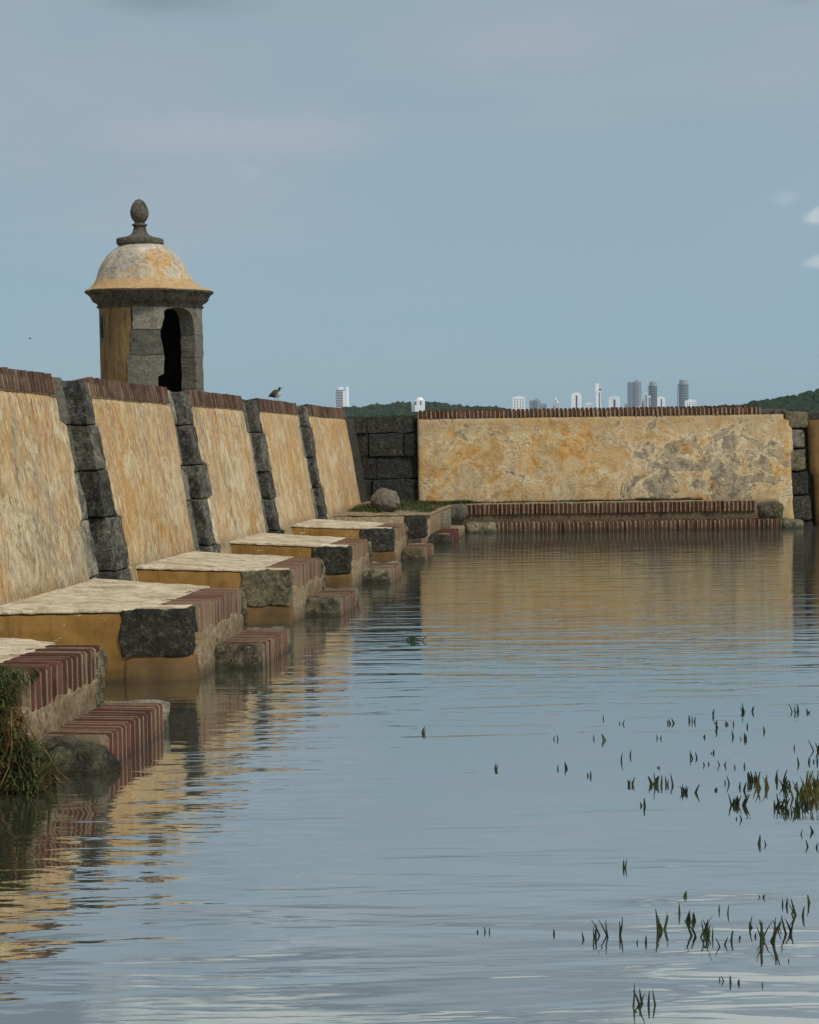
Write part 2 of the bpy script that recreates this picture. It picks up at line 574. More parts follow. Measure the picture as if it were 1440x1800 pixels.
def m_mortar(g):
    p = g.pos()
    f = g.noise(p, 24, 7, .68)
    w = g.noise(p, 4, 5, .6)
    c = g.ramp(f, [(.3, s(88, 76, 58)), (.5, s(130, 113, 88)), (.7, s(164, 148, 122))])
    c = g.mix(g.ramp(w, [(.45, 0), (.65, .6)]), c, s(122, 102, 76))
    c = g.mix(g.ramp(f, [(.30, .7), (.42, 0)]), c, s(72, 60, 46))
    algae = g.ramp(g.math('ADD', g.sep(p)[2], g.math('MULTIPLY', f, .14)), [(.09, 1), (.22, 0)])
    c = g.mix(g.math('MULTIPLY', algae, .75), c, s(66, 56, 42))
    return c, g.bump(f, .7, .015)


M = {}
PANELS = [material('weathered_ochre_plaster', m_plaster_left(*q)) for q in ((0, .6, .5, .6, 0, 5, 7.8), (1, .9, .8, 1.0, 0, 8.6, 10.85), (2, .5, .75, .35, .2, 11.6, 13.75), (3.3, 1.0, 1.0, .55, .05, 14.5, 16.7), (4.6, .4, .55, .2, .35, 17.4, 19.7), (5.2, .4, .5, .2, .35, 20.4, 23.4))]
M['plaster_far'] = material('blotched_ochre_plaster', m_plaster_far)
M['ochre'] = material('deep_ochre_plaster', m_ochre)
M['cream'] = material('cream_lime_plaster', m_cream)
M['stone_black'] = material('stained_and_shaded_stone', stone_mat(s(38, 37, 33), s(60, 59, 53), s(118, 115, 102), .80))  # black lichen stain, deepened to carry the shade of camera-facing sides
M['stone_grey'] = material('grey_coral_stone', stone_mat(s(96, 92, 82), s(136, 132, 118), s(172, 166, 148), .32))
M['stone_moss'] = material('mossy_coral_stone', stone_mat(s(74, 70, 54), s(116, 110, 88), s(158, 150, 124), .42))
M['stone_dome'] = material('dark_cornice_stone', stone_mat(s(84, 82, 74), s(116, 112, 102), s(146, 142, 128), .35))
M['stone_cornice'] = material('shade_darkened_cornice', stone_mat(s(66, 63, 55), s(102, 97, 85), s(138, 131, 115), .5))  # darker than the other stone: the cornice's shadow is put into the colour
M['stone_box'] = material('pitted_grey_stone', stone_mat(s(100, 98, 90), s(132, 130, 120), s(160, 156, 144), .12))
M['stone_pier'] = material('shade_darkened_pier_stone', stone_mat(s(34, 34, 31), s(50, 49, 45), s(84, 82, 73), .95))  # shade of the inner corner is put into this dark stone colour
M['stone_slot'] = material('crusted_and_shaded_stone', stone_mat(s(54, 54, 49), s(98, 97, 90), s(156, 154, 142), .55))  # lichen crust plus groove shade in the colour, darker than the left quoins
M['footing'] = material('brown_footing_and_shade_plaster', m_footing)
M['brick_cap'] = material('brown_grey_brick', brick_mat(s(62, 46, 38), s(88, 66, 54), s(110, 88, 72), s(138, 122, 100)))
M['brick_red'] = material('red_brick', brick_mat(s(62, 34, 27), s(80, 45, 35), s(98, 62, 49), s(118, 92, 72)))
M['brick_dark'] = material('dark_eroded_brick', brick_mat(s(66, 40, 32), s(82, 52, 40), s(100, 66, 52), s(108, 84, 66)))
M['mortar'] = material('lime_mortar', m_mortar)
def m_mortar_dark(g):
    c, n_ = m_mortar(g)
    w = g.noise(g.pos(), 2.5, 7, .65)
    return g.mix(g.ramp(w, [(.35, .85), (.65, .45)]), c, s(76, 68, 50)), n_
def m_mortar_pale(g):
    c, n_ = m_mortar(g)
    return g.mix(.45, c, s(164, 146, 120)), n_
M['mortar_pale'] = material('pale_joint_mortar', m_mortar_pale)
M['mortar_dark'] = material('dirty_mortar', m_mortar_dark)


def m_grass(g):
    rn = g.noise(g.pos(), 9, 3, .6)
    return g.ramp(rn, [(.3, (.030, .042, .014, 1)), (.5, (.06, .078, .022, 1)), (.7, (.12, .115, .045, 1))]), None


M['grass'] = material('short_green_grass', m_grass, .8, .2)
M['dry'] = material('dry_brown_stalk', lambda g: (g.ramp(g.noise(g.pos(), 14, 4, .6), [(.3, s(56, 44, 28)), (.52, s(88, 70, 42)), (.75, s(136, 114, 76))]), None), .9, .1)
M['reed'] = material('dark_water_grass', lambda g: (g.ramp(g.objrand(), [(0, (.008, .016, .009, 1)), (.6, (.016, .026, .012, 1)), (1, (.035, .048, .016, 1))]), None), .7, .2)
M['reed_olive'] = material('olive_water_grass', lambda g: (g.ramp(g.noise(g.pos(), 30, 3, .6), [(.3, (.04, .045, .012, 1)), (.7, (.11, .095, .03, 1))]), None), .8, .2)
M['earth'] = material('dry_earth', lambda g: (g.ramp(g.noise(g.pos(), 2, 8, .6), [(.3, s(120, 100, 70)), (.7, s(160, 140, 104))]), None))

# ------------------------------------------------------------------ ground, water
def struct(o):
    o['kind'] = 'structure'
    return o


wm = bpy.data.materials.new('murky_bay_water')
wm.use_nodes = True
nt = wm.node_tree
nt.nodes.remove(nt.nodes['Principled BSDF'])
g = G(nt)
p = g.pos()
rot = (0, 0, R(-8.1))
pv = g.mapv(p, (1, 1, 1), (0, 0, 0), rot)
calm = g.ramp(g.noise(g.mapv(pv, (.25, .5, 1), (1.7, .4, 0)), 1.0, 3, .5), [(.35, .25), (.65, 1)])
n1 = g.noise(g.mapv(pv, (.85, 5.2, 1)), 1.0, 3, .5, .35)
n2 = g.noise(g.mapv(pv, (5, 17, 1), (4, 1, 0)), 1.0, 2, .5, .2)
n3 = g.noise(g.mapv(pv, (16, 40, 1), (2, 8, 0)), 1.0, 2, .5)
h = g.math('ADD', g.math('MULTIPLY', n1, .027), g.math('MULTIPLY', g.math('ADD', g.math('MULTIPLY', n2, .0020), g.math('MULTIPLY', n3, .0009)), calm))
bmp = g.n('ShaderNodeBump')
bmp.inputs['Strength'].default_value = 1.0
bmp.inputs['Distance'].default_value = 0.30
g.put(bmp.inputs['Height'], h)
gl = g.n('ShaderNodeBsdfGlossy')
gl.inputs['Color'].default_value = (.97, 1.0, .965, 1)
gl.inputs['Roughness'].default_value = .03
g.put(gl.inputs['Normal'], bmp.outputs[0])
df = g.n('ShaderNodeBsdfDiffuse')
g.put(df.inputs['Color'], g.ramp(g.noise(p, .8, 4, .6), [(.3, (.034, .034, .026, 1)), (.7, (.055, .054, .044, 1))]))
fr = g.n('ShaderNodeFresnel')
fr.inputs['IOR'].default_value = 26.0
mx = g.n('ShaderNodeMixShader')
g.put(mx.inputs[0], fr.outputs[0])
g.put(mx.inputs[1], df.outputs[0])
g.put(mx.inputs[2], gl.outputs[0])
g.put(nt.nodes['Material Output'].inputs['Surface'], mx.outputs[0])
struct(link('water', [(-3500, -1500, 0), (3500, -1500, 0), (3500, 5500, 0), (-3500, 5500, 0)], [(0, 1, 2, 3)], wm))


def solid(name, pts, z0, z1, mat):
    n = len(pts)
    vs = [(x, y, z0) for x, y in pts] + [(x, y, z1) for x, y in pts]
    fs = [tuple(range(n, 2 * n)), tuple(reversed(range(n)))]
    for i in range(n):
        j = (i + 1) % n
        fs.append((i, j, n + j, n + i))
    return link(name, vs, fs, mat)


struct(solid('ground', [(-16, 1), (-5.3, 1), (-5.3, 26.2), (-4.2, 26.6), (9.5, 28.4), (9.3, 31.5), (-16, 31.5)], -.5, 1.55, M['earth']))

# ------------------------------------------------------------------ left wall
wallL = thing('fort_wall', 'long sloping ochre fort wall on the left, with brick coping and dark stone joints between its panels', 'wall', (-4.4, 14, 0))
rnd = random.Random(3)
core_m = M['stone_black']
rough_box('wall_core', (-.85, 4.6, -.5), (-.2, 25.2, 2.08), core_m, wallL, lmap, .05, (1, 40, 4), .01, 2.)
capL = brick_meshes('cap_brick', (.30, .046, .165), M['brick_cap'], 8, .007, .003)
SLOTS = [7.95, 11.0, 13.88, 16.82, 19.8]
SW = .40                           # width of the gap between two panels
HEIGHTS = [[.24, .25, .25, .43, .46], [.37, .39, .40, .46], [.34, .42, .36, .50], [.40, .50, .34, .40], [.30, .45, .45, .42]]


def courses(hs, top=2.17):
    z = top
    r = []
    for h in hs:
        r.append((z - h, z))
        z -= h
    r.append((z - .4, z))
    r.append((-.5, z - .4))
    return r


def stepfun(cs, vals):
    def fn(z):
        for (a, b), v in zip(cs, vals):
            if z >= a:
                return v
        return vals[-1]
    return fn


def plaster_slab(name, y0f, y1f, z0, z1, mat, parent, mapf, ny, nz_, thick=.2, amp=.012, seed=0):
    """front face is a fine grid with ragged ends, lumpy surface and real thickness"""
    vs, fs = [], []
    cols = ny + 1
    for k in range(nz_ + 1):
        z = z0 + (z1 - z0) * k / nz_
        a, b = y0f(z), y1f(z)
        a += mn.noise(Vector((seed, z * 9, 1))) * .012 + mn.noise(Vector((seed, z * 30, 4))) * .006
        b += mn.noise(Vector((seed, z * 9, 7))) * .012 + mn.noise(Vector((seed, z * 30, 9))) * .006
        for j in range(cols):
            t = j / ny
            y = a + (b - a) * t
            e = min(t, 1 - t) * (b - a)
            d = -.02 * max(0, 1 - e / .03) ** 2 - .02 * max(0, 1 - (z1 - z) / .03) ** 2
            q = Vector((y * 1.0, z * .8, seed))
            d += mn.noise(q * 1.6) * amp + mn.noise(Vector((y * 7, z * 2.0, seed))) * amp * .55 + mn.noise(Vector((y * 22, z * 6, seed))) * amp * .3
            vs.append(mapf(Vector((d, y, z))))
    nfront = len(vs)
    for k in range(nz_):
        for j in range(ny):
            i = k * cols + j
            fs.append((i, i + 1, i + cols + 1, i + cols))
    border = [j for j in range(cols)] + [k * cols + ny for k in range(1, nz_ + 1)] + [nz_ * cols + j for j in range(ny - 1, -1, -1)] + [k * cols for k in range(nz_ - 1, 0, -1)]
    back = {}
    for i in border:
        k, j = divmod(i, cols)
        z = z0 + (z1 - z0) * k / nz_
        t = j / ny
        y = y0f(z) + (y1f(z) - y0f(z)) * t
        back[i] = len(vs)
        vs.append(mapf(Vector((-thick, y, z))))
    for a, b in zip(border, border[1:] + border[:1]):
        fs.append((b, a, back[a], back[b]))
    fs.append(tuple(back[i] for i in reversed(border)))
    return link(name, vs, fs, mat, parent, True)


def quoins(y_face, sgn, cs, widths, parent, mapf, mat, depth=.24, front=-.022, seed=0, reach=.46):
    """stack of ashlar blocks at a panel's end: sgn=+1 the blocks run to +y from y_face"""
    rn = random.Random(seed)
    for (a, b), w in zip(cs, widths):
        j = rn.uniform(-.018, .018)
        f = front + rn.uniform(-.004, .012)
        w = min(w + .12, reach)
        lo, hi = (y_face + j, y_face + w) if sgn > 0 else (y_face - w, y_face + j)
        big = b - a
        top = b > 2.1
        rough_box('stone_block', (-.42 if top else -depth, lo, a + .005), (f, hi, b + .012 if top else b - .005), mat, parent, mapf, .012, (5, 6, max(5, int(big / .045))), .010, 10., 5)


prev = 5.0
prevf = lambda z: 5.0
for i, sl in enumerate(SLOTS + [23.35]):
    last = i == len(SLOTS)
    cs = courses(HEIGHTS[min(i, 4)])
    n = len(cs)
    lw = [rnd.choice((.10, .16, .12, .20)) for _ in cs]
    rw = [rnd.choice((.13, .24, .16, .34)) for _ in cs]
    if i == 1:
        lw = [.20, .10, .13, .22, .24, .2, .2]
        rw = [.10, .13, .17, .30, .22, .2, .2]
    lf = stepfun(cs, lw)
    y1f = (lambda z, sl=sl, lf=lf: sl - lf(z)) if not last else (lambda z: 23.35)
    vis = True
    plaster_slab('plaster_panel', prevf, y1f, -.3, 2.035, PANELS[i], wallL, lmap, 60 if vis else 20, 56 if vis else 20, .22, .012, i * 3.7)
    if not last:
        quoins(sl, -1, cs, lw, wallL, lmap, M['stone_grey'], seed=i)
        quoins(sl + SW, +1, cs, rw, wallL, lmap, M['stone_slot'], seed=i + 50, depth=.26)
    # coping: mortar bed with bricks on edge
    e = sl - (lw[0] if not last else 0.0)
    b0 = prev
    rough_box('mortar_bed', (-.42, b0, 2.03), (-.006, e, 2.178), M['mortar'], wallL, lmap, .03, (2, 10, 1), .004, 6.)
    if vis:
        y = b0 + .04
        while y < e - .03:
            zj = .012 * mn.noise(Vector((y * .9, 3, 1))) + rnd.uniform(-.004, .004)
            place_brick(capL, lmap(Vector((-.15 + rnd.uniform(-.004, .004), y, 2.105 + zj))), ROT_L, wallL, rnd, .035)
            y += .0680 + rnd.uniform(-.004, .004)
    if not last:
        prev = sl + SW + rw[0] + .05
        prevf = lambda z, sl=sl, rf=stepfun(cs, rw): sl + SW + .07 + rf(z)

# ------------------------------------------------------------------ corner pier of dark ashlar
pier = thing('corner_pier', 'weathered ashlar pier, painted shade-dark, filling the inner corner between the two fort walls', 'pier', (-4, 25.4, 0))
rough_box('wall_core', (-1.1, -5.4, -.5), (-.30, -3.5, 2.05), core_m, pier, rmap, .05, (1, 8, 6), .012, 3.)
rows = [(1.80, 2.12, [-4.95, -4.40, -3.50]), (1.37, 1.795, [-4.95, -4.36, -3.72, -3.47]), (.96, 1.365, [-4.9, -4.22, -3.42]), (.40, .955, [-4.9, -4.30, -3.36])]
for a, b, cuts in rows:
    for c0, c1 in zip(cuts, cuts[1:]):
        f = -.12 + rnd.uniform(-.035, .03)
        rough_box('stone_block', (-.5, c0 + .004, a + .004), (f, c1 - .004, b - .004), M['stone_pier'], pier, rmap, .014, (2, 18, 12), .016, 8., 5)
# side wall return of the left wall's last panel is the plaster slab itself

# ------------------------------------------------------------------ far wall
wallR = thing('fort_wall', 'blotched ochre and grey fort wall facing the camera across the water, with a brick coping', 'wall', (0, 25.4, 0))
rough_box('wall_core', (-.8, -3.5, -.5), (-.2, 9, 2.08), core_m, wallR, rmap, .05, (1, 30, 4), .01, 2.)
plaster_slab('plaster_panel', lambda z: -3.46 + .0 * z, lambda z: 3.36 + (.05 if 1.35 < z < 1.8 else 0.0) - (.10 if z > 1.93 else 0), -.3, 2.045, M['plaster_far'], wallR, rmap, 150, 56, .24, .016, 41.3)
csR = [(1.78, 2.10), (1.42, 1.77), (1.0, 1.41), (.56, .99), (.1, .55), (-.4, .09)]
for (a, b), w in zip(csR, (.36, .27, .28, .30, .33, .36)):
    rough_box('stone_block', (-.4, 3.30, a + .01), (-.035 + rnd.uniform(-.02, .02), 3.37 + w, b - .01), rnd.choice([M['stone_black'], M['stone_moss'], M['stone_black']]) if a != 1.42 else M['stone_grey'], wallR, rmap, .05, (2, 5, 5), .02, 6., 4)
plaster_slab('plaster_panel', lambda z: 3.70 + (.02 if z > 1 else .08), lambda z: 9.0, -.3, 1.93, M['footing'], wallR, rmap, 40, 24, .24, .016, 77.1)  # brown used here puts this end panel's shade into its colour
capR = brick_meshes('cap_brick', (.34, .046, .150), M['brick_dark'], 6, .008, .005)
rough_box('mortar_bed', (-.40, -3.46, 2.03), (-.055, 2.85, 2.165), M['mortar'], wallR, rmap, .02, (2, 30, 1), .004, 6.)


def rib_row(a0, a1, pitch, d0, d1, z0, z1, parent, mapf, name='mortar_joint'):
    """raised mortar between the eroded bricks, joined into one part"""
    vs, fs = [], []
    a = a0
    while a < a1:
        hw = pitch * .17 * random.uniform(.6, 1.35)
        x1 = d1 + random.uniform(-.012, .010)
        for (y, d) in ((a - hw * 1.25, d0), (a + hw * 1.25, d0), (a + hw, x1), (a - hw, x1)):
            for z in (z0, z1 + random.uniform(-.012, .006)):
                vs.append(mapf(Vector((d, y + (z - z0) * random.uniform(-.04, .04), z))))
        i = len(vs) - 8
        for q in ((0, 2, 3, 1), (2, 4, 5, 3), (4, 6, 7, 5), (6, 0, 1, 7), (1, 3, 5, 7), (0, 6, 4, 2)):
            fs.append(tuple(i + k for k in q))
        a += pitch
    o = link(name, vs, fs, M['mortar'], parent)
    o['kind'] = 'stuff'
    return o


PR = .0785
k = 0
a = -3.40
while a < 2.80:
    place_brick(capR, rmap(Vector((-.20 + rnd.uniform(-.01, .01), a, 2.115 + rnd.uniform(-.006, .006)))), ROT_FAR, wallR, rnd, .02)
    a += PR
rib_row(-3.40 - PR / 2, 2.85, PR, -.3, -.012, 2.045, 2.185, wallR, rmap)
rough_box('stone_block', (-.4, 2.82, 2.03), (-.03, 3.34, 2.14), M['stone_moss'], wallR, rmap, .05, (3, 8, 2), .03, 6., 4)

# ------------------------------------------------------------------ stepped plinth at the foot of the far wall
plinth = thing('stepped_plinth', 'two stepped brick ledge running along the foot of the far wall at the waterline', 'ledge', (0, 24.9, 0))


def fmap(p):                      # unbattered frame of the far wall
    q = P0 + A2 * p[1] + N2 * p[0]
    return Vector((q.x, q.y, p[2]))


rough_box('ledge_top', (-.1, -2.75, .33), (.27, 3.05, .505), M['mortar'], plinth, fmap, .03, (3, 50, 2), .014, 4.)
rough_box('mortar_bed', (-.1, -2.9, -.4), (.30, 2.75, .34), M['mortar_dark'], plinth, fmap, .03, (2, 60, 4), .014, 5.)
rough_box('mortar_bed', (.1, -2.2, -.4), (.565, 3.0, .155), M['mortar_dark'], plinth, fmap, .03, (3, 60, 3), .012, 5.)
pb = brick_meshes('ledge_brick', (.26, .046, .185), M['brick_dark'], 6, .010, .006)
a = -2.55
while a < 2.62:
    place_brick(pb, fmap(Vector((.195 + rnd.uniform(-.012, .012), a, .398 + rnd.uniform(-.008, .006)))), ROT_FAR0, plinth, rnd, .03)
    a += PR
rib_row(-2.55 - PR / 2, 2.66, PR, .1, .338, .31, .49, plinth, fmap)
a = -2.0
while a < 3.02:
    place_brick(pb, fmap(Vector((.47 + rnd.uniform(-.012, .012), a, .085 + rnd.uniform(-.008, .006)))), ROT_FAR0, plinth, rnd, .03)
    a += PR
rib_row(-2.0 - PR / 2, 3.05, PR, .3, .612, -.02, .172, plinth, fmap)
rough_box('stone_block', (-.1, 2.66, .12), (.34, 3.12, .46), M['stone_moss'], plinth, fmap, .08, (4, 6, 5), .035, 6., 4)
rough_box('stone_block', (.1, 3.02, -.3), (.56, 3.42, .15), M['stone_moss'], plinth, fmap, .09, (4, 5, 4), .035, 6., 4)
rough_box('stone_block', (-.1, -2.98, .22), (.36, -2.6, .50), M['stone_grey'], plinth, fmap, .06, (4, 5, 4), .03, 6., 4)
rough_box('stone_block', (.1, -2.62, -.3), (.62, -2.05, .17), M['stone_moss'], plinth, fmap, .08, (4, 6, 4), .03, 6., 4)

# ------------------------------------------------------------------ stepped buttresses
redU = brick_meshes('step_brick', (.364, .056, .20), M['brick_red'], 8, .006, .0018)
redL = brick_meshes('step_brick', (.42, .057, .30), M['brick_red'], 8, .006, .0018)
capB = brick_meshes('step_brick', (.362, .056, .20), material('dull_red_brick', brick_mat(s(88, 60, 48), s(108, 79, 64), s(128, 102, 84), s(150, 130, 104))), 6, .006, .002)


def joints(ys, x0, x1, z0, z1, parent, rn, w=.0080):
    """thin mortar ribs standing between the bricks of one course, joined into one part"""
    vs, fs = [], []
    for y in ys:
        a = w * rn.uniform(.55, 1.25) / 2
        xf, zt = x1 + rn.uniform(-.004, .003), z1 + rn.uniform(-.004, .0025)
        sk = rn.uniform(-.006, .006)
        i = len(vs)
        c = .014
        prof = [(x0, z0), (xf, z0), (xf + rn.uniform(-.003, .002), (z0 + zt) / 2), (xf, zt - c), (xf - c, zt), ((x0 + xf) / 2, zt + rn.uniform(-.003, .002)), (x0, zt)]
        n = len(prof)
        for sg in (-1, 1):
            for k, (x, z) in enumerate(prof):
                vs.append((x, y + sg * a + sk * (k - 3) / 3 + rn.uniform(-.0015, .0015), z))
        fs.append(tuple(range(i, i + n)))
        fs.append(tuple(reversed(range(i + n, i + 2 * n))))
        for k in range(n):
            k2 = (k + 1) % n
            fs.append((i + k2, i + k, i + n + k, i + n + k2))
    o = link('mortar_joint', vs, fs, M['mortar_pale'], parent)
    o['kind'] = 'stuff'
    return o


def chip(o, rn, dx):
    """some bricks are broken back or sunk"""
    if rn.random() < .14:
        o.location.x -= rn.uniform(.006, dx)
        o.location.z -= rn.uniform(0, .012)
    return o


def buttress(label, yi, yo, fi, fo, zi, zo, l0, l1, red, seed, flags=''):
    """yi/yo near edge at the wall / at the outer face, fi/fo far edge, zi/zo top height at the wall / outer face"""
    rn = random.Random(seed)
    t = thing('stepped_buttress', label, 'buttress', (-3.4, (yi + fo) / 2, 0), 'stepped buttresses along the left wall')

    def U(p):                      # plan: x in 0 (wall) .. 1 (outer face), y in 0..1, z offset from the sloping top
        tx = (p[0] + 4.2) / 1.37
        n_, f_ = yi + (yo - yi) * tx, fi + (fo - fi) * tx
        return Vector((p[0], n_ + (f_ - n_) * p[1], p[2] + zi + (zo - zi) * tx))
    L = fo - yo
    corner = 'shrub' not in flags
    rough_box('plaster_body', (-4.7, 0, -1.0), (-3.02, 1, -.03), M['ochre'], t, U, .015, (14, 8, 8), .006, 4.)
    rough_box('mortar_face', (-3.1, .05, -1.0), (-2.818, .98, -.17), M['mortar'], t, U, .012, (3, 40, 24), .010, 7., warp=lambda p: Vector((p.x, p.y, p.z + (.045 * mn.noise(Vector((p.y * 6, seed, 0))) + .035 * mn.noise(Vector((p.y * 19, seed, 3)))) * max(0, 1 - (-.17 - p.z) / .3))))
    rough_box('ledge_top', (-4.6, -.003, -.022), (-3.12, 1.0, 0.002), M['cream'], t, U, .007, (46, 30, 1), .005, 12., 4)
    # upper course of bricks on edge
    n = int((L - .20) / .0655)
    js = []
    for i in range(n):
        fy = (.16 + .0655 * (i + .5)) / L
        if corner and fy > 1 - .1 / L:
            break
        c = U(Vector((-3.005 + rn.uniform(-.0025, .0025), fy, -.095 + rn.uniform(-.002, .002))))
        chip(place_brick(redU if red else capB, c, ROT_I, t, rn, .008), rn, .035)
        js.append((c.y - .0328, c.z))
    rough_box('mortar_bed', (-3.17, .12, -.22), (-2.845, .97, -.016), M['mortar'], t, U, .012, (3, 14, 3), .002, 8.)
    js.append((js[-1][0] + .0655, js[-1][1]))
    joints([q[0] for q in js], -3.17, -2.8225, zo - .205, zo + .006, t, rn)
    # corner stones
    zt = zo
    SK = lambda p: Vector((p[0], p[1] + (p[0] + 3.02) * (yo - yi) / 1.37, p[2]))
    if corner:
        y_ = U(Vector((-3.05, 0, 0))).y
        rough_box('corner_stone', (-3.28 + rn.uniform(-.03, .03), y_ - .010, .17), (-2.845, y_ + .17, zt + .004), M['stone_black'] if seed != 3 else M['stone_moss'], t, SK, .016, (30, 9, 24), .018, 7., 6)
    if corner:
        rough_box('ledge_lip', (-3.20, .0, -.016), (-2.875, .15 / L, .010), M['cream'], t, U, .006, (14, 5, 1), .007, 12., 4)
    y_ = U(Vector((-2.9, 1, 0))).y
    rough_box('corner_stone', (-3.1, y_ - .10, .02), (-2.815, y_ + .05, zt - .02), M['stone_moss'], t, IDM, .04, (8, 6, 14), .032, 9., 5)
    # footing that shows under the corner stone
    y_ = U(Vector((-3.0, 0, 0))).y
    rough_box('footing', (-3.28, y_ - .022, -.4), (-2.83, y_ + .10, .168), M['footing'], t, SK, .03, (4, 3, 5), .008, 6.)
    # lower step: stone ends with red bricks on edge between
    xs = -2.50
    s0 = l0 + .20 if 'round' not in flags else l0 + .10
    if 'round' in flags:
        rough_box('step_stone', (-3.05, l0 - .14, -.3), (-2.445, l0 + .17, .140), M['stone_moss'], t, IDM, .12, (16, 12, 14), .05, 6., 6)
    else:
        rough_box('step_stone', (-2.97, l0, -.3), (xs - .01, l0 + .2, .165), M['stone_moss'], t, IDM, .020, (20, 8, 16), .018, 9., 6)
    rough_box('step_stone', (-2.9, l1 - .06, -.3), (xs + .005, l1 + .10, .158), M['stone_grey'], t, IDM, .05, (8, 5, 10), .022, 7., 4)
    y = s0
    jl = [s0 - .0333]
    while y < l1 - .09:
        tilt = rn.uniform(-.006, .006)
        chip(place_brick(redL, (-2.705 + rn.uniform(-.0025, .0025), y, .012 + tilt * .3), ROT_I, t, rn, .008), rn, .03)
        jl.append(y + .0333)
        y += .0665
    joints(jl, -2.9, xs + .0075, -.1, .1645, t, rn)
    rough_box('mortar_bed', (-2.90, s0 + .01, -.3), (xs - .018, l1 - .06, .146), M['mortar'], t, IDM, .010, (4, 14, 4), .002, 8.)
    return t


buttress('nearest stepped buttress, half covered by grass, with a rounded mossy stone at its foot', 6.3, 6.3, 7.9, 7.42, .53, .49, 6.58, 7.57, True, 1, 'shrub round')
buttress('second stepped buttress, with a black jagged corner stone and a broad cream top', 8.70, 9.25, 10.95, 10.55, .53, .49, 9.69, 10.67, False, 2)
buttress('third stepped buttress, with a mottled grey-green corner stone above an ochre footing', 11.85, 12.22, 13.55, 13.60, .55, .475, 12.73, 13.70, False, 3)
buttress('fourth stepped buttress, with a pitted black corner stone and dull brick edge', 14.95, 15.15, 16.45, 16.35, .55, .47, 15.74, 16.70, False, 4)
buttress('fifth stepped buttress, narrow ochre side and small dark corner stone, just before the corner platform', 17.95, 18.35, 19.45, 19.45, .55, .47, 18.82, 19.86, False, 5)

# corner platform joining both walls
plat = thing('corner_platform', 'low grassy platform in the inner corner carrying the round boulder', 'platform', (-3.5, 23, 0))
def KP(p):
    tx = (p[0] + 4.2) / 1.37
    n_ = 20.7 + 1.1 * tx
    f_ = 25.0
    return Vector((p[0], n_ + (f_ - n_) * p[1], p[2] + .55 - .06 * tx))
rough_box('plaster_body', (-4.6, 0, -1.0), (-3.0, 1.0, -.03), M['mortar'], plat, KP, .02, (10, 12, 6), .01, 4.)
rough_box('mortar_face', (-3.1, .03, -1.0), (-2.80, 1.0, -.02), M['mortar'], plat, KP, .03, (3, 20, 6), .015, 6.)
rough_box('ledge_top', (-4.6, -.003, -.030), (-2.79, 1.06, 0.0), M['mortar'], plat, KP, .010, (40, 40, 1), .008, 7.)
rough_box('corner_stone', (-3.22, 21.52, .12), (-2.82, 21.75, .47), M['stone_black'], plat, IDM, .05, (5, 4, 5), .025, 8., 4)
rough_box('corner_stone', (-3.0, 23.2, .05), (-2.70, 23.9, .45), M['stone_grey'], plat, IDM, .08, (4, 7, 5), .03, 6., 4)
rough_box('step_stone', (-2.95, 21.9, -.3), (-2.5, 22.12, .155), M['stone_black'], plat, IDM, .05, (5, 4, 5), .025, 7., 4)
y = 22.16
while y < 23.35:
    place_brick(redL, (-2.705 + rnd.uniform(-.006, .006), y, .012), ROT_I, plat, rnd, .02)
    y += .0665
rough_box('mortar_bed', (-2.95, 22.1, -.3), (-2.505, 24.4, .154), M['mortar'], plat, IDM, .03, (3, 20, 4), .008, 6.)

# ------------------------------------------------------------------ boulder
def blob_mesh(name, c, rad, mat, sub=3, amp=.12, freq=1.6, seed=0., sq=(1, 1, 1)):
    bm = bmesh.new()
    bmesh.ops.create_icosphere(bm, subdivisions=sub, radius=1.0)
    for v in bm.verts:
        d = v.co.normalized()
        k = 1 + mn.noise(d * freq + Vector((seed, 0, 0))) * amp + mn.noise(d * freq * 2.7 + Vector((0, seed, 0))) * amp * .45 + mn.noise(d * 9 + Vector((0, seed, 0))) * amp * .15
        v.co = Vector((d.x * rad[0], d.y * rad[1], d.z * rad[2])) * k
    for f in bm.faces:
        f.smooth = True
    me = bpy.data.meshes.new(name)
    bm.to_mesh(me)
    bm.free()
    me.materials.append(mat)
    o = bpy.data.objects.new(name, me)
    COL.objects.link(o)
    o.location = c
    return o


M['boulder'] = material('grey_boulder', stone_mat(s(92, 88, 78), s(124, 118, 104), s(152, 146, 130), .15))
tag(blob_mesh('boulder', (-3.54, 22.0, .69), (.222, .22, .20), M['boulder'], 4, .16, 1.5, 4.4), 'round grey boulder resting on the grassy corner platform', 'boulder')

# ------------------------------------------------------------------ sentry box
SX, SY = -7.774, 23.252
sentry = thing('sentry_box', 'round domed sentry box with stone doorway standing on the fort behind the left wall', 'sentry box', (SX, SY, 1.5))
tc = Vector((-SX, -SY, 0)).normalized()
rr = Vector((-tc.y, tc.x, 0))
if rr.x < 0:
    rr = -rr


def sp(phi, r, z, sh=0.0):
    a = R(phi)
    q = Vector((SX, SY, 0)) + (tc * math.cos(a) + rr * math.sin(a)) * r + rr * sh
    return Vector((q.x, q.y, z))


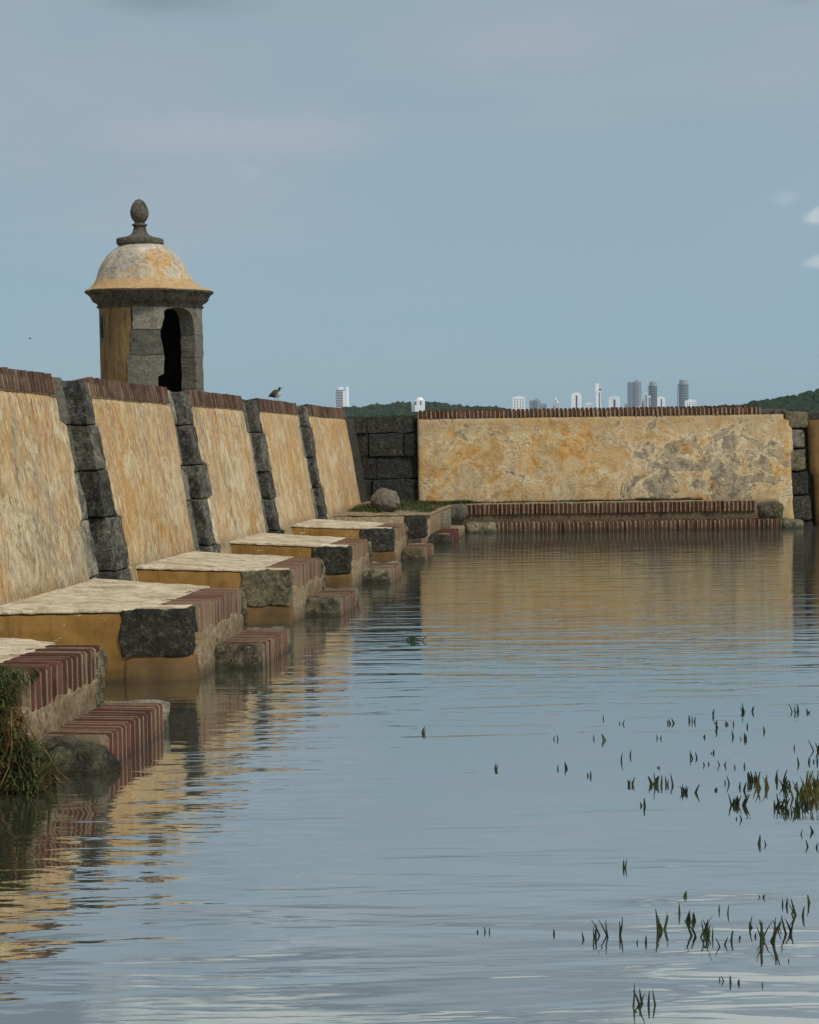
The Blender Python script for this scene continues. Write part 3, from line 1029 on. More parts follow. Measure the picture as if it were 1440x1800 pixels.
def m_drum(g):
    p = g.pos()
    w = g.noise(g.mapv(p, (1, 1, .6)), 3.5, 7, .6, .4)
    f = g.noise(p, 26, 6, .65)
    c = g.ramp(w, [(.32, s(114, 91, 58)), (.5, s(131, 106, 68)), (.68, s(146, 122, 84))])
    dr = g.noise(g.mapv(p, (7, 7, .8), (2, 5, 1)), 1.7, 7, .64, .4)
    c = g.mix(g.ramp(dr, [(.36, .7), (.48, 0)]), c, s(84, 66, 42))
    c = g.mix(g.ramp(dr, [(.56, 0), (.68, .5)]), c, s(172, 148, 108))
    c = g.mix(g.ramp(f, [(.3, .6), (.44, 0)]), c, s(104, 82, 54))
    return c, g.bump(g.math('ADD', f, dr), .6, .015)


def m_dome(g):
    p = g.pos()
    w = g.noise(p, 3.0, 7, .62, .6)
    f = g.noise(p, 12, 7, .66, .3)
    fine = g.noise(p, 48, 5, .65)
    c = g.ramp(w, [(.34, s(180, 144, 92)), (.46, s(190, 162, 118)), (.55, s(192, 178, 152)), (.66, s(182, 176, 162))])
    def at(phi, z, r):
        q = sp(phi, r, z, -.1)
        return (q.x, q.y, q.z)
    c = g.mix(g.math('MULTIPLY', g.blob(at(-35, 4.85, .65), .42, f), .85), c, g.ramp(f, [(.35, s(136, 134, 124)), (.55, s(184, 178, 164)), (.7, s(204, 198, 184))]))
    c = g.mix(g.math('MULTIPLY', g.blob(at(20, 5.0, .45), .3, f), .8), c, s(212, 206, 192))
    c = g.mix(g.math('MULTIPLY', g.blob(at(25, 4.78, .62), .25, f), .75), c, g.ramp(f, [(.35, s(172, 126, 66)), (.6, s(196, 154, 98))]))
    lay = g.noise(g.mapv(p, (1, 1, 1.3), (3, 8, 1)), 3.6, 10, .72, .9)
    c = g.mix(g.ramp(lay, [(.53, 0), (.56, .75)]), c, g.ramp(f, [(.35, s(128, 122, 108)), (.55, s(176, 168, 150)), (.7, s(208, 200, 182))]))
    c = g.mix(g.ramp(lay, [(.505, 0), (.528, .8), (.545, 0)]), c, s(96, 84, 64))
    c = g.mix(g.ramp(lay, [(.40, .6), (.44, 0)]), c, s(184, 140, 82))
    zz = g.sep(p)[2]
    band = g.ramp(g.math('ADD', zz, g.math('MULTIPLY', f, .10)), [(4.45, 1), (4.50, 0)])
    c = g.mix(g.math('MULTIPLY', band, .75), c, g.ramp(f, [(.3, s(164, 124, 72)), (.7, s(196, 164, 116))]))
    c = g.mix(g.ramp(fine, [(.29, .7), (.4, 0)]), c, s(110, 100, 84))
    return c, g.bump(g.math('ADD', f, g.math('MULTIPLY', fine, .3)), .8, .03)


# blobs/heights above 1 in a ramp need a 0..1 input: scale z first
def m_dome_scaled(g):
    return m_dome(g)


M['drum'] = material('ochre_drum_plaster', m_drum)


def shell(name, P, nu, nv, r0, r1, mat, parent, amp=.006, freq=7.):
    """closed curved block; P(u,v) -> (phi, z)"""
    vs, fs = [], []
    n = (nu + 1) * (nv + 1)
    for r in (r1, r0):
        for i in range(nv + 1):
            for j in range(nu + 1):
                phi, z = P(j / nu, i / nv)
                q = sp(phi, r, z)
                vs.append(q + nz(q, freq, amp))
    W_ = nu + 1
    for i in range(nv):
        for j in range(nu):
            a = i * W_ + j
            fs.append((a, a + 1, a + W_ + 1, a + W_))
            fs.append((n + a, n + a + W_, n + a + W_ + 1, n + a + 1))
    edge = [j for j in range(W_)] + [i * W_ + nu for i in range(1, nv + 1)] + [nv * W_ + j for j in range(nu - 1, -1, -1)] + [i * W_ for i in range(nv - 1, 0, -1)]
    for a, b in zip(edge, edge[1:] + edge[:1]):
        fs.append((b, a, n + a, n + b))
    return link(name, vs, fs, mat, parent)


def interp(tab, x):
    if x <= tab[0][0]:
        return tab[0][1]
    for (a, u), (b, v) in zip(tab, tab[1:]):
        if x <= b:
            return u + (v - u) * (x - a) / (b - a)
    return tab[-1][1]


RB = .875
def taper(z):
    return RB + (z - 3.3) * .012
shell('plaster_drum', lambda u, v: (76 + u * 262, 1.5 + v * 2.55), 96, 30, .62, .868, M['drum'], sentry, .004)
doorL = [(2.0, 8), (2.62, 6), (2.78, 6), (2.82, 13), (3.02, 13.2), (3.1, 13.8), (3.26, 12.4), (3.42, 9.8), (3.54, 10), (3.70, 13.1), (3.8, 15)]
doorR = [(2.0, 56), (3.55, 55.5), (3.7, 53.5), (3.8, 51)]
cuts = [(1.5, 2.52, -26), (2.52, 3.135, -27), (3.145, 3.555, -22.5), (3.565, 3.80, -20)]
for z0, z1, pl_ in cuts:
    shell('stone_block', lambda u, v, z0=z0, z1=z1, pl_=pl_: ((lambda z: (pl_ + mn.noise(Vector((z * 6, 2, 0))) * 1.5) * (1 - u) + interp(doorL, z) * u)(z0 + (z1 - z0) * v), z0 + (z1 - z0) * v), 14, 12, .60, .885, M['stone_box'], sentry, .010)
for z0, z1, pr_ in [(1.5, 2.58, 84), (2.59, 3.12, 80), (3.13, 3.5, 84), (3.51, 3.80, 80)]:
    shell('stone_block', lambda u, v, z0=z0, z1=z1, pr_=pr_: ((lambda z: interp(doorR, z) * (1 - u) + pr_ * u)(z0 + (z1 - z0) * v), z0 + (z1 - z0) * v), 10, 10, .60, .885, M['stone_box'], sentry, .010)
def arch(phi):
    if phi < 15 or phi > 51:
        return 3.80
    t = (phi - 31) / 19.0
    return 3.80 + .135 * math.sqrt(max(0, 1 - abs(t) ** 2.2)) + .012 * mn.noise(Vector((phi * .3, 0, 0)))
for p0, p1 in ((-20, 2), (2.4, 30), (30.4, 60), (60.4, 80)):
    shell('stone_block', lambda u, v, p0=p0, p1=p1: (p0 + (p1 - p0) * u, arch(p0 + (p1 - p0) * u) * (1 - v) + 4.03 * v), 24, 5, .60, .883, M['stone_box'], sentry, .008)
shell('interior_shade_lining', lambda u, v: (68 + u * 276, 1.5 + v * 2.5), 60, 4, .57, .60, material('painted_interior_shade', lambda g: (g.ramp(g.noise(g.pos(), 6, 6, .7), [(.3, (.006, .006, .005, 1)), (.7, (.03, .028, .024, 1))]), None)), sentry, .004)  # added lining, near-black so the colour carries the shade inside
# slit window with its stone frame, on the left side
shell('window_frame', lambda u, v: (-78 + u * 18, 3.38 + v * .50), 6, 8, .66, .873, M['stone_grey'], sentry, .008)
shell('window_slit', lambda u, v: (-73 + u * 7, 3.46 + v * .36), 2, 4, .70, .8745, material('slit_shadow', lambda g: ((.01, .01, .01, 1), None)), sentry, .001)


def lathe(name, prof, mat, parent, seg=64, amp=.0, freq=6., smooth=True, facet=0.0):
    vs, fs = [], []
    for (r, z, sh) in prof:
        for j in range(seg):
            ph = 360.0 * j / seg
            q = sp(ph, r, z - .05 * math.cos(R(ph)) * r, sh)
            if amp:
                q = q + nz(q, freq, amp)
            vs.append(q)
    for i in range(len(prof) - 1):
        for j in range(seg):
            a, b = i * seg + j, i * seg + (j + 1) % seg
            fs.append((a, b, b + seg, a + seg))
    fs.append(tuple(reversed(range(seg))))
    fs.append(tuple(range((len(prof) - 1) * seg, len(prof) * seg)))
    return link(name, vs, fs, mat, parent, smooth)


lathe('cornice', [(.80, 3.97, 0), (.895, 3.985, 0), (.905, 4.02, 0), (.885, 4.035, 0), (.90, 4.06, 0), (.96, 4.09, 0), (.99, 4.13, 0), (1.0, 4.16, -.005), (1.015, 4.18, -.005), (1.04, 4.215, -.01), (1.085, 4.24, -.01), (1.095, 4.262, -.01), (1.0, 4.275, -.01)], M['stone_cornice'], sentry, 96, .009, 9.)


def finish_dome(m):
    return m


mdome = bpy.data.materials.new('patched_dome_plaster')
mdome.use_nodes = True
gd = G(mdome.node_tree)
_ramp = gd.ramp
def ramp_scaled(fac, stops, interp='LINEAR'):
    if stops[0][0] > 1:            # height stops in metres -> 0..1
        fac = gd.math('DIVIDE', fac, 10.0)
        stops = [(a / 10.0, c) for a, c in stops]
    return _ramp(fac, stops, interp)
gd.ramp = ramp_scaled
col, nrm = m_dome(gd)
bd = mdome.node_tree.nodes['Principled BSDF']
bd.inputs['Roughness'].default_value = .9
gd.put(bd.inputs['Base Color'], col)
gd.put(bd.inputs['Normal'], nrm)
dome_prof = [(1.09, 4.27, -.01), (1.075, 4.285, -.015), (1.0, 4.315, -.025), (.93, 4.36, -.05), (.87, 4.41, -.075), (.83, 4.46, -.085), (.795, 4.53, -.095), (.75, 4.64, -.105), (.69, 4.76, -.11), (.61, 4.87, -.11), (.52, 4.96, -.11), (.42, 5.03, -.11), (.36, 5.07, -.12), (.2, 5.08, -.13)]
lathe('dome', dome_prof, mdome, sentry, 96, .012, 5.)
fin = [(.30, 5.06, -.15), (.385, 5.07, -.15), (.40, 5.10, -.15), (.40, 5.16, -.15), (.385, 5.175, -.15), (.26, 5.20, -.15), (.17, 5.235, -.15), (.125, 5.28, -.15), (.105, 5.34, -.15), (.10, 5.385, -.15), (.125, 5.395, -.15), (.13, 5.41, -.15), (.12, 5.425, -.15), (.085, 5.435, -.15), (.085, 5.46, -.15),
       (.11, 5.48, -.15), (.14, 5.53, -.15), (.157, 5.59, -.15), (.155, 5.65, -.15), (.135, 5.72, -.15), (.105, 5.78, -.15), (.065, 5.825, -.15), (.02, 5.85, -.15)]
lathe('finial', fin, M['stone_dome'], sentry, 40, .006, 9.)

# ------------------------------------------------------------------ bird on the coping
def skin_free_body(name, pts, mat, parent, seg=10):
    """tapered tube through (point, radius_y, radius_z) rings along a path"""
    vs, fs = [], []
    for i, (c, ry, rz) in enumerate(pts):
        c = V(c)
        a = V(pts[max(i - 1, 0)][0])
        b = V(pts[min(i + 1, len(pts) - 1)][0])
        t = (b - a).normalized()
        side = t.cross(Vector((0, 0, 1)))
        if side.length < 1e-4:
            side = Vector((0, 1, 0))
        side.normalize()
        u = side.cross(t)
        for j in range(seg):
            an = 2 * math.pi * j / seg
            vs.append(c + side * math.cos(an) * ry + u * math.sin(an) * rz)
    for i in range(len(pts) - 1):
        for j in range(seg):
            a, b = i * seg + j, i * seg + (j + 1) % seg
            fs.append((a, b, b + seg, a + seg))
    fs.append(tuple(reversed(range(seg))))
    fs.append(tuple(range((len(pts) - 1) * seg, len(pts) * seg)))
    return link(name, vs, fs, mat, parent, True)


BX, BY, BZ = -4.50, 18.70, 2.195
bird = thing('bird', 'small grey wading bird with pale breast standing on the brick coping', 'bird', (BX, BY, BZ))


def m_bird(g):
    p = g.pos()
    x, y, z = g.sep(p)
    t = g.math('ADD', g.math('SUBTRACT', x, BX), g.math('MULTIPLY', g.math('SUBTRACT', z, BZ + .12), -.9))
    f = g.noise(p, 90, 4, .6)
    fac = g.math('ADD', g.math('MULTIPLY', t, 8.0), g.math('ADD', g.math('MULTIPLY', f, .4), .12))
    return g.ramp(fac, [(.38, s(52, 54, 54)), (.56, s(104, 103, 98)), (.76, s(176, 178, 168))]), g.bump(f, .4, .005)


bm_ = material('grey_plumage', m_bird, .8, .2)
B = lambda x, z, y=0: (BX + x, BY + y, BZ + z)
skin_free_body('body', [(B(-.088, .082), .006, .004), (B(-.074, .086), .022, .014), (B(-.050, .098), .042, .038), (B(-.018, .110), .056, .054), (B(.016, .121), .058, .060), (B(.040, .136), .050, .052), (B(.052, .155), .034, .036), (B(.052, .172), .026, .028), (B(.052, .184), .025, .026), (B(.053, .197), .020, .019), (B(.054, .206), .004, .004)], bm_, bird, 14)
dk = material('dark_beak', lambda g: ((.03, .028, .025, 1), None), .5)
skin_free_body('beak', [(B(.066, .188), .008, .008), (B(.084, .190), .005, .005), (B(.098, .192), .001, .001)], dk, bird, 6)
for sx in (-.014, .022):
    skin_free_body('leg', [(B(sx, .080, sx * .3), .007, .007), (B(sx + .004, .045, sx * .3), .0035, .0035), (B(sx - .002, .004, sx * .3), .004, .004), (B(sx + .002, .0, sx * .3), .008, .012)], dk, bird, 6)
for sy in (-1, 1):
    skin_free_body('wing', [(B(-.100, .078, sy * .014), .004, .004), (B(-.074, .092, sy * .032), .010, .018), (B(-.035, .112, sy * .050), .010, .032), (B(.005, .126, sy * .054), .009, .034), (B(.028, .137, sy * .046), .005, .016)], material('dark_wing', lambda g: (g.ramp(g.noise(g.pos(), 70, 4, .6), [(.3, s(40, 42, 42)), (.7, s(92, 90, 86))]), None), .8), bird, 8)
fb = thing('flying_bird', 'tiny dark bird flying in the sky left of the sentry box', 'bird', (-60, 140, 13.2))
FB = lambda x, y, z: (-60 + x, 140 + y, 13.2 + z)
skin_free_body('body', [(FB(-.16, 0, -.02), .01, .01), (FB(-.05, 0, 0), .05, .05), (FB(.08, 0, .02), .05, .05), (FB(.17, 0, .04), .015, .015)], dk, fb, 8)
for sy in (-1, 1):
    link('wing', [FB(-.06, 0, .02), FB(.07, 0, .03), FB(.02, sy * .22, .10), FB(-.05, sy * .40, .07), FB(-.06, sy * .2, .085), FB(-.06, 0, .0), FB(.07, 0, .01), FB(.02, sy * .22, .085), FB(-.05, sy * .40, .06), FB(-.06, sy * .2, .07)],
         [(0, 1, 2), (0, 2, 4), (4, 2, 3), (5, 7, 6), (5, 9, 7), (9, 8, 7), (0, 5, 6, 1), (1, 6, 7, 2), (2, 7, 8, 3), (3, 8, 9, 4), (4, 9, 5, 0)], dk, fb)


# ------------------------------------------------------------------ grass and weeds
def blade(vs, fs, base, h, lean, w, rn, seg=3):
    a = rn.uniform(0, 6.283)
    dx, dy = math.cos(a), math.sin(a)
    sx, sy = -dy * w, dx * w
    i0 = len(vs)
    for k in range(seg):
        t = k / seg
        c = Vector((base[0] + dx * lean * t * t, base[1] + dy * lean * t * t, base[2] + h * t))
        ww = 1 - .6 * t
        vs.append((c.x - sx * ww, c.y - sy * ww, c.z))
        vs.append((c.x + sx * ww, c.y + sy * ww, c.z))
    vs.append((base[0] + dx * lean, base[1] + dy * lean, base[2] + h))
    for k in range(seg - 1):
        a0 = i0 + 2 * k
        fs.append((a0, a0 + 1, a0 + 3, a0 + 2))
    fs.append((i0 + 2 * seg - 2, i0 + 2 * seg - 1, i0 + 2 * seg))


def turf(name, spots, n, h0, h1, mat, rn, zf):
    vs, fs = [], []
    for _ in range(n):
        x, y, sc = spots(rn)
        z = zf(x, y)
        hh = rn.uniform(h0, h1) * sc
        blade(vs, fs, (x, y, z - .01), hh, hh * rn.uniform(.2, .9), rn.uniform(.003, .006), rn)
    o = link(name, vs, fs, mat)
    o['kind'] = 'stuff'
    return o


def ledge_spots(rn):
    while True:
        a = rn.uniform(-3.9, 1.7)
        d = rn.uniform(-.02, .10 + .20 * (a < -2.6))
        dens = .5 + .9 * mn.noise(Vector((a * 1.3, 4, 0))) + (.6 if a < -2.5 else 0) + (.45 if .5 < a < 1.5 else 0)
        if rn.random() < dens:
            q = fmap(Vector((d, a, 0)))
            return q.x, q.y, .5 + .6 * dens
turf('ledge_grass', ledge_spots, 9000, .03, .075, M['grass'], random.Random(5), lambda x, y: .50)['label'] = 'short green grass along the foot of the far wall'


def plat_spots(rn):
    while True:
        x, y = rn.uniform(-4.1, -2.85), rn.uniform(21.6, 25.3)
        dens = .55 + 1.2 * mn.noise(Vector((x * 1.7, y * .9, 2))) + (.4 if x < -3.5 else 0)
        if y < 20.9 + .95 * (x + 4.2):
            continue
        if rn.random() < dens:
            return x, y, .5 + .5 * dens
turf('platform_grass', plat_spots, 9000, .03, .085, M['grass'], random.Random(6), lambda x, y: .55 - .06 * (x + 4.2) / 1.37)['label'] = 'green grass growing on the corner platform round the boulder'


def weed_spots(rn):
    a = rn.uniform(-4.75, -3.5)
    q = rmap(Vector((-.25 + rn.uniform(-.25, .12), a, 2.1)))
    return q.x, q.y, .4 + .8 * abs(mn.noise(Vector((a * 5, 1, 0)))) * 2
turf('pier_weeds', weed_spots, 1400, .03, .10, M['grass'], random.Random(8), lambda x, y: 2.09)['label'] = 'weeds growing on top of the dark corner pier'


def slab_spots(rn):
    while True:
        x, y = rn.uniform(-4.1, -2.95), rn.uniform(6.3, 7.35)
        dens = mn.noise(Vector((x * 2.2, y * 2.2, 2))) * 1.6 + (.9 if y < 6.6 else .05)
        if rn.random() < dens:
            return x, y, .5 + .5 * min(dens, 1)
turf('buttress_grass', slab_spots, 3500, .015, .06, M['grass'], random.Random(9), lambda x, y: .49)['label'] = 'green grass creeping over the nearest buttress'

# shrub of grass and dry stalks in front of the nearest buttress
shrub = thing('shrub', 'tangled green and brown shrub hanging over the nearest buttress down to the water', 'shrub', (-3.0, 6.15, 0))
rs = random.Random(12)
vs, fs = [], []
vd, fd = [], []
for _ in range(4600):
    x = rs.uniform(-3.08, -2.62)
    top = .50 if x < -2.84 else max(.06, .50 - 2.6 * (x + 2.84)) if x < -2.73 else max(.05, .21 - 1.2 * (x + 2.73))
    z = rs.uniform(.0, top)
    y = 6.28 - rs.uniform(0, .22) * (1 - z) + rs.uniform(-.03, .03)
    h = rs.uniform(.02, .085)
    if rs.random() < .2:
        x, y, z = rs.uniform(-3.05, -2.80), rs.uniform(6.2, 6.55), .47
        h *= .8
    green = rs.random() < (.7 if (z > .38 or (z < .2 and x > -2.82)) else .14)
    blade(vs if green else vd, fs if green else fd, (x, y, z), h * (1 if rs.random() < (.85 if green else .5) else -1) * (1 if green else rs.uniform(.3, .9)), h * rs.uniform(.5, 1.7), rs.uniform(.002, .0075), rs)
o = link('foliage', vs, fs, M['grass'], shrub)
o['kind'] = 'stuff'
o = link('dry_leaves', vd, fd, M['dry'], shrub)
o['kind'] = 'stuff'
for k in range(34):
    x0 = rs.uniform(-3.15, -2.68)
    z0 = rs.uniform(.12, .42)
    p = Vector((x0, 6.2 - rs.uniform(.02, .16), z0))
    pts = []
    d = Vector((rs.uniform(-.4, .6), rs.uniform(-.3, .1), -1)).normalized()
    r0 = rs.uniform(.002, .005)
    for q in range(6):
        pts.append((tuple(p), r0 * (1 - q * .12), r0 * (1 - q * .12)))
        d = (d + Vector((rs.uniform(-.5, .5), rs.uniform(-.3, .3), rs.uniform(-.35, .15)))).normalized()
        p = p + d * (z0 + .05) / 5
        if p.z < -.03:
            p.z = -.03
    skin_free_body('stem', pts, M['dry'], shrub, 5)

# ------------------------------------------------------------------ grass tufts standing in the water
TUFTS = [(-0.041,8.035,0.023,1),(0.068,7.896,0.026,2),(0.341,7.931,0.03,3),(0.462,8.004,0.033,3),(0.576,8.178,0.041,2),(0.761,8.293,0.052,4),(0.812,8.314,0.028,2),(0.6,7.824,0.046,3),(0.647,7.905,0.02,2),(0.682,7.908,0.023,1),(0.749,7.865,0.023,1),(0.832,7.749,0.029,1),(0.714,7.534,0.032,3),(0.664,7.603,0.032,1),(1.081,8.315,0.045,4),(1.144,8.302,0.021,2),(-0.084,7.475,0.025,1),(-0.03,7.451,0.037,2),(0.266,7.53,0.019,2),(0.488,7.575,0.016,2),(0.933,7.329,0.022,1),(1.043,7.284,0.055,3),(0.05,6.988,0.041,1),(0.105,7.081,0.03,1),(0.416,7.067,0.036,3),(0.508,7.177,0.021,2),(0.473,6.922,0.015,2),(0.539,6.927,0.023,2),(0.594,6.872,0.017,1),(0.646,6.9,0.02,1),(0.241,6.843,0.011,2),(0.927,6.982,0.035,1),(0.978,7.023,0.024,1),(1.006,7.026,0.03,2),(-0.284,7.461,0.025,1),(-0.312,7.459,0.019,1),(-1.036,7.584,0.032,3),(-0.55,6.744,0.028,3),(-0.243,6.769,0.023,1),(-0.213,6.783,0.037,2),(-0.093,6.641,0.025,2),(0.085,6.489,0.033,5),(0.188,6.519,0.038,2),(0.221,6.5,0.06,5),(0.278,6.505,0.049,3),(0.324,6.381,0.038,4),(0.374,6.375,0.038,2),(0.143,6.106,0.036,3),(0.481,6.416,0.016,2),(0.535,6.548,0.039,2),(0.578,6.476,0.027,2),(0.609,6.426,0.038,1),(0.55,6.17,0.052,5),(0.661,6.591,0.05,4),(0.696,6.486,0.066,7),(0.782,6.634,0.05,3),(0.809,6.496,0.05,6),(0.728,6.138,0.052,6),(0.772,6.049,0.036,4),(0.875,6.296,0.08,14),(0.926,6.432,0.093,16),(0.82,6.146,0.037,5),(0.536,5.937,0.025,2),(0.591,5.574,0.033,3),(0.804,5.771,0.025,2),(0.752,5.717,0.02,1),(0.783,5.545,0.024,2),(0.06,5.205,0.031,2),(-0.072,4.45,0.039,3),(-0.023,4.476,0.058,2),(0.008,4.484,0.058,3),(0.067,4.428,0.012,1),(0.115,4.428,0.021,1),(0.168,4.548,0.067,4),(0.262,4.896,0.019,2),(0.235,4.715,0.033,1),(0.261,4.645,0.032,4),(0.279,4.512,0.067,4),(0.303,4.498,0.051,4),(0.335,4.425,0.029,2),(0.369,4.769,0.021,1),(0.39,4.742,0.029,1),(0.376,4.47,0.031,2),(0.409,4.499,0.012,2),(0.443,4.608,0.02,2),(0.455,4.582,0.044,1),(0.47,4.521,0.016,2),(0.501,4.483,0.07,7),(0.546,4.608,0.032,3),(0.574,4.568,0.056,3),(0.534,4.916,0.015,3),(0.579,4.836,0.025,2),(0.615,4.747,0.049,4),(0.667,4.857,0.034,2),(0.538,4.315,0.009,1),(0.331,4.134,0.022,3),(0.358,4.124,0.013,1),(0.428,4.118,0.011,1),(0.068,3.925,0.062,3),(0.106,3.93,0.042,3),(-0.41,4.479,0.016,2),(-0.441,4.465,0.008,1),(-0.193,4.474,0.017,1)]
SPECIAL = {
    36: 'lone tuft in open water, left of all the other tufts and nearest the stone steps',
    37: 'small three-bladed tuft in open water, left of the upper tufts',
    59: 'dense olive clump of water grass at the right edge of the picture',
    60: 'tallest olive clump of water grass, touching the right edge of the picture',
    63: 'forked three-bladed tuft alone between the upper and lower tufts, near the right edge',
    67: 'lone forked tuft in calm water midway between the upper and lower tufts',
    98: 'pair of tall dark blades nearest the bottom edge of the picture',
    99: 'curled dark tuft beside the tall blades nearest the bottom edge',
    73: 'tall bent tuft with a curled top at the middle of the lower tufts',
    87: 'thick tangled dark tuft at the right of the lower tufts',
    100: 'small pair of blades far left of the lower tufts',
    102: 'single thin blade standing left of the lower tufts',
    101: 'tiny dark tip poking out of the water, farthest left of the lower tufts',
    43: 'spreading five-bladed tuft on a thin ripple, left of the olive clump',
    54: 'bushy seven-bladed tuft just left of the olive clump',
    41: 'arching five-bladed tuft at the left end of the ripple in the upper tufts',
    5: 'tall four-bladed tuft at the far side of the upper tufts',
    14: 'four-bladed tuft at the far right of the upper tufts',
    78: 'dark bent tuft just right of the tall forked stem in the lower tufts',
    77: 'tall forked dark stem in the middle of the lower tufts',
    85: 'single thick upright blade left of the tangled dark tuft',
    68: 'leftmost three-bladed tuft of the lower tufts, beside the bright ripple',
    69: 'two tall parting blades beside the bright ripple in the lower tufts',
    70: 'three-bladed tuft with a side shoot beside the bright ripple in the lower tufts',
    89: 'thick dark three-bladed stem right of the tangled tuft',
    92: 'four-bladed tuft at the upper right of the lower tufts',
    95: 'low dark three-bladed tuft alone below the lower tufts',
}
rt = random.Random(21)
TUFT_OBJ = []
for i, (x, y, h, n) in enumerate(TUFTS):
    vs, fs = [], []
    patch = x > .5 and 5.9 < y < 6.75
    n2_ = n if (n <= 3 or 'bladed' in SPECIAL.get(i, '')) else int(n * (2.2 if patch else 1.6) + .5)
    for b in range(n2_):
        bh = h * (rt.uniform(.5, 1.1) if b else 1.12)
        ang = rt.uniform(-1.0, 1.0) if n > 1 else rt.uniform(-.25, .25)
        bend = rt.uniform(-.7, .7)
        sp_ = ((.006 + .0026 * n) if n < 9 else .05) 
        bx, by = x + rt.uniform(-sp_, sp_) * 1.4, y + rt.uniform(-sp_, sp_)
        w = rt.uniform(.0034, .0066) * (1.0 if y > 5.3 else .72)
        i0 = len(vs)
        seg = 5
        for k in range(seg + 1):
            t = k / seg
            px = bx + bh * (math.sin(ang) * .55 * t + bend * .35 * t * t)
            py = by + bh * .25 * math.sin(b * 2.1) * t
            pz = -.015 + (bh + .015) * t * (1 - .12 * abs(bend) * t)
            ww = w * (1 - .75 * t ** 2)
            for q in range(4):
                a = math.pi / 2 * q
                vs.append((px + math.cos(a) * ww, py + math.sin(a) * ww * .6, pz))
        for k in range(seg):
            for q in range(4):
                a0 = i0 + k * 4 + q
                b0 = i0 + k * 4 + (q + 1) % 4
                fs.append((a0, b0, b0 + 4, a0 + 4))
        fs.append(tuple(i0 + seg * 4 + q for q in range(4)))
    o = link('water_grass_tuft', [(a - x, b - y, c) for a, b, c in vs], fs, M['reed_olive'] if (n > 6 and y > 5.9) else M['reed'])
    o.location = (x, y, 0)
    zone = 'upper' if y > 5.4 else 'lower'
    size = 'single' if n == 1 else ('pair of' if n == 2 else 'small cluster of')
    part_ = ('far' if y > 7.2 else 'middle' if y > 6.55 else 'near') if zone == 'upper' else ('left' if x < .33 else 'right')
    side = ('left' if x < .3 else 'right') if zone == 'upper' else ('far' if y > 4.55 else 'near')
    tall = 'tall' if h > .04 else ('short' if h > .022 else 'tiny')
    noun = 'dark grass blade' if n == 1 else 'dark grass blades'
    lab = SPECIAL.get(i, '%s %s %s in the %s %s part of the %s tufts' % (size, tall, noun, part_, side, zone))
    tag(o, lab, 'grass tuft', 'grass tufts standing in the water')
    TUFT_OBJ.append(o)

byl = {}
for o in TUFT_OBJ:
    byl.setdefault(o['label'], []).append(o)
ORD = ['leftmost', 'second from left', 'third from left', 'fourth from left', 'fifth from left', 'sixth from left']
for lab, os_ in byl.items():
    if len(os_) == 2:
        os_.sort(key=lambda q: q.location.x)
        os_[0]['label'], os_[1]['label'] = 'left one, ' + lab, 'right one, ' + lab
    elif len(os_) > 2:
        os_.sort(key=lambda q: q.location.x)
        for q, w_ in zip(os_, ORD):
            q['label'] = w_ + ', ' + lab
for o in TUFT_OBJ:
    if len(o['label'].split()) > 16:
        o['label'] = o['label'].replace('small cluster of', 'cluster of').replace(' part of the', ' among').replace('dark grass blades', 'blades')
fp = thing('floating_plant', 'dark green leafy plant floating on the water in front of the third buttress', 'plant', (-1.57, 11.13, 0))
M['leaf'] = material('dark_green_leaf', lambda g: (g.ramp(g.noise(g.pos(), 40, 3, .6), [(.3, (.02, .05, .03, 1)), (.7, (.05, .09, .045, 1))]), None), .5, .3)
rf = random.Random(4)
for k in range(9):
    bx = -1.57 + rf.uniform(-.07, .07)
    by = 11.13 + rf.uniform(-.02, .02)
    ang = rf.uniform(-1.0, 1.0)
    ln = rf.uniform(.04, .085)
    w = rf.uniform(.008, .016)
    vs = []
    for t, ww in ((0, .3), (.35, 1), (.7, .8), (1, .05)):
        cx, cz = bx + math.sin(ang) * ln * t, -.005 + math.cos(ang) * ln * t * (1 - .3 * t)
        vs += [(cx - w * ww, by, cz), (cx, by - .006 * ww, cz + .004), (cx + w * ww, by, cz), (cx, by + .004, cz - .002)]
    fs = []
    for q in range(3):
        for r_ in range(4):
            a0, b0 = q * 4 + r_, q * 4 + (r_ + 1) % 4
            fs.append((a0, b0, b0 + 4, a0 + 4))
    link('leaf', vs, fs, M['leaf'], fp)

# ------------------------------------------------------------------ hills and trees behind
def m_wood(g):
    p = g.pos()
    w = g.noise(p, .10, 5, .6)
    f = g.noise(p, .8, 6, .7)
    c = g.ramp(w, [(.35, (.018, .038, .018, 1)), (.5, (.03, .055, .022, 1)), (.65, (.05, .075, .03, 1))])
    c = g.mix(g.ramp(f, [(.35, .6), (.6, 0)]), c, (.012, .024, .014, 1))
    return c, g.bump(f, 1.0, 1.2)


M['wood'] = material('wooded_canopy', m_wood, .9, .1)
import numpy as np
bm = bmesh.new()
bmesh.ops.create_icosphere(bm, subdivisions=2, radius=1.0)
ICO_V = np.array([v.co[:] for v in bm.verts])
ICO_F = np.array([[v.index for v in f.verts] for f in bm.faces])
bm.free()
rng = np.random.default_rng(5)
VAR = []
for k in range(10):
    off = Vector((k * 3.1, k * 1.7, 0))
    VAR.append(np.array([Vector(v) * (1 + .5 * mn.noise(Vector(v) * 1.7 + off) + .38 * mn.noise(Vector(v) * 4.1 + off)) for v in ICO_V]))


